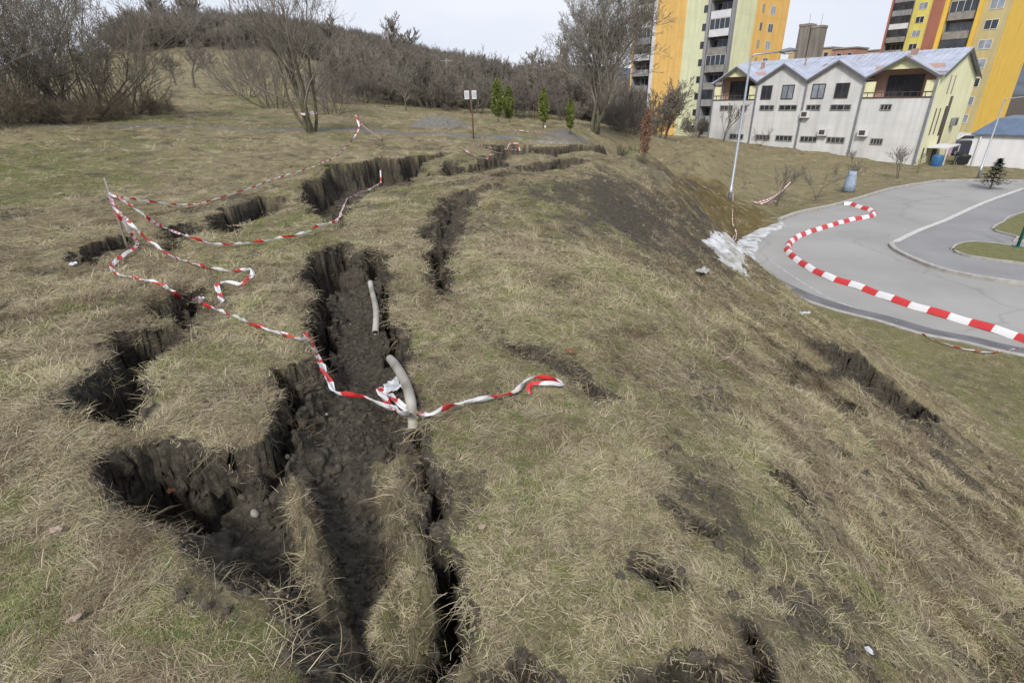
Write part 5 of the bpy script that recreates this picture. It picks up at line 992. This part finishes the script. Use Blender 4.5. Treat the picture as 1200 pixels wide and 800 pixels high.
tape('road_barrier_band', RP(zr([(598,250),(625,252),(655,262),(690,272),(698,282),(680,293),(620,303),(540,325),(470,347),(428,368),(410,395),(430,425),(490,465),(560,497),(640,522),(740,558),(860,597),(1000,637),(1200,697)]) + [(1290,428),(1400,470)]), .33, TM2, 'wide red and white barrier band curving across the road', 'barrier band', seed=20, tw=.12, tilt0=2.45, clear=None, n=12, wrinkle=.006, arch=True)
tape('tape', [ghit(x, y, .03) for x, y in zr([(770,650),(820,675),(900,712),(1000,740),(1100,752),(1200,735)])] , .048, TM, 'pale thin tape lying on the grass along the near kerb', seed=21, tw=.5)

# ---------------------------------------------------------------- plastic pipes, litter, stones
pvc = mm('dirty_pvc', (.40, .385, .35), .6, col2=(.20, .18, .15), scale=4)
def pipe(pts, r, label):
    ln = smooth_line(pts, 8); b = MB(); b.tube(ln, r, 16, cap=False); o = b.build('plastic_pipe', pvc, smooth=True); s_ = o.modifiers.new('wall', 'SOLIDIFY'); s_.thickness = .004; tag(o, label, 'pipe', 'exposed plastic pipes in the trench'); return o
pipe([ghit(x, y, h) for (x, y), h in zip([(434,331),(437,345),(441,365),(440,390)], (.16,.10,.07,.05))], .032, 'short pale plastic pipe sticking up at the upper end of the trench')
pipe([ghit(x, y, h) for (x, y), h in zip([(457,420),(465,430),(475,448),(481,468),(484,490),(484,503)], (.10,.13,.15,.16,.14,.06))], .034, 'curved pale plastic pipe along the right side of the trench beside the tapes')
def rag(px, py, s, m, label, cat, name, h=.02, seed=0):
    c = ghit(px, py, h); n = 14; g = np.linspace(-1, 1, n); X, Y = np.meshgrid(g, g); rr = np.hypot(X, Y); v = np.c_[(X * s).ravel(), (Y * s * .7).ravel(), (s * .9 * fbm(X * 1.6 + seed * 5, Y * 1.6, seed) + .35 * s * fbm(X * 5, Y * 5, seed + 1) + s * .3).ravel()]
    I_ = np.arange(n * n).reshape(n, n); f = np.stack([I_[:-1, :-1], I_[:-1, 1:], I_[1:, 1:], I_[1:, :-1]], -1).reshape(-1, 4); ok = (rr.ravel() < 1.05 + .3 * fbm(X * 3, Y * 3, seed + 9).ravel()); f = f[ok[f].all(1)]
    o = link(name, npmesh(name, v, f, True), None, m); o.location = c; o.rotation_euler = (0, 0, seed); s_ = o.modifiers.new('solid', 'SOLIDIFY'); s_.thickness = .003; return tag(o, label, cat)
wp_ = mm('white_plastic', (.62, .65, .70), .5, var=.25, scale=20); lf = mm('dry_leaf', (.40, .31, .25), .8, var=.3, scale=15); lf2 = mm('brown_leaf', (.24, .11, .06), .8, var=.3, scale=15)
rag(464, 455, .10, wp_, 'crumpled white plastic bag beside the curved pipe', 'plastic bag', 'plastic_bag', .05, 1); rag(86, 310, .06, wp_, 'small white paper scrap left of the leaning stake', 'paper', 'paper_scrap', .02, 2)
rag(66, 621, .028, lf, 'pale fallen leaf on the grass left of the sinkhole', 'leaf', 'fallen_leaf', .03, 3); rag(87, 725, .026, lf, 'pinkish fallen leaf near the lower left corner', 'leaf', 'fallen_leaf', .03, 4); rag(202, 574, .04, lf2, 'red brown leaf in the dark sinkhole', 'leaf', 'fallen_leaf', .03, 5)
rag(668, 413, .045, lf2, 'rusty brown leaf on the grass right of the end of the tape', 'leaf', 'fallen_leaf', .04, 6); rag(1010, 683, .0, lf, '', '', 'x') if False else None
rag(565, 617, .02, lf, 'pale leaf on the grass right of the trench', 'leaf', 'fallen_leaf', .03, 7); rag(1018, 762, .018, wp_, 'scrap of white plastic on the lower right slope', 'plastic scrap', 'plastic_scrap', .03, 8); rag(943, 368, .09, wp_, 'white plastic litter at the foot of the bank', 'litter', 'plastic_litter', .03, 9); rag(823, 320, .14, snm, 'small leftover patch of snow on the bank above the big one', 'snow patch', 'snow_patch', .02, 10)
# earth clods and pebbles in the trench
rd = np.random.default_rng(5); cl = []
for i in range(7):
    import bmesh
    q = bmesh.new(); bmesh.ops.create_icosphere(q, subdivisions=2, radius=1); 
    for v in q.verts: k = 1 + .55 * fbm(np.array([v.co.x * 1.5 + i * 9]), np.array([v.co.y * 1.5 + v.co.z]), i, 3)[0]; v.co *= k; v.co.z *= .7
    me = bpy.data.meshes.new('clod'); q.to_mesh(me); q.free(); me.materials.append(mm('clod_earth', (.12, .105, .08), .95, col2=(.055, .047, .036), scale=3, bump=.8) if i < 5 else mm('pebble', (.32, .30, .27), .8, var=.3)); me.polygons.foreach_set('use_smooth', np.ones(len(me.polygons), bool)); cl.append(bpy.data.objects.new('clod', me))
P2 = sample(90000, 2.6, 16, power=1.2); z, so_, *_r = fields(P2); k = (rng.random(len(P2)) < so_ * .8); P2, z = P2[k], z[k]; n = len(P2); print('clods', n)
scatter('earth_clods', cl, np.c_[P2, z], rng.uniform(0, 6, (n, 3)), np.minimum(.004 + rng.exponential(.006, n), .028) * (1 + np.hypot(*P2.T) / 30), np.where(rng.random(n) < .995, rng.integers(0, 5, n), rng.integers(5, 7, n)), np.zeros(n), 'crumbled dark earth and small stones in the cracks')
# far ridge beyond the town
far_r = MB(); xs = np.linspace(-2600, 2600, 60); hs = [60 + 55 * float(fbm(np.array([x / 700]), np.array([1.]), 4)[0]) * 2 + 25 * math.exp(-((x - 250) / 300) ** 2) for x in xs]
for x0, x1, h0, h1 in zip(xs[:-1], xs[1:], hs[:-1], hs[1:]): far_r.add([(x0, 1900, -60), (x1, 1900, -60), (x1, 2300, h1), (x0, 2300, h0), (x1, 2900, -60), (x0, 2900, -60)], [(0, 1, 2, 3), (3, 2, 4, 5)])
tag(far_r.build('far_hills', mm('hazy_forest', (.10, .12, .15), .95, var=.3, scale=.01), origin=False), kind='structure')  # forest colour carries the blue-grey of distance haze, no air is built
S.cycles.max_bounces = 4; S.cycles.diffuse_bounces = 2; S.cycles.glossy_bounces = 2; S.cycles.transmission_bounces = 2; S.cycles.transparent_max_bounces = 4
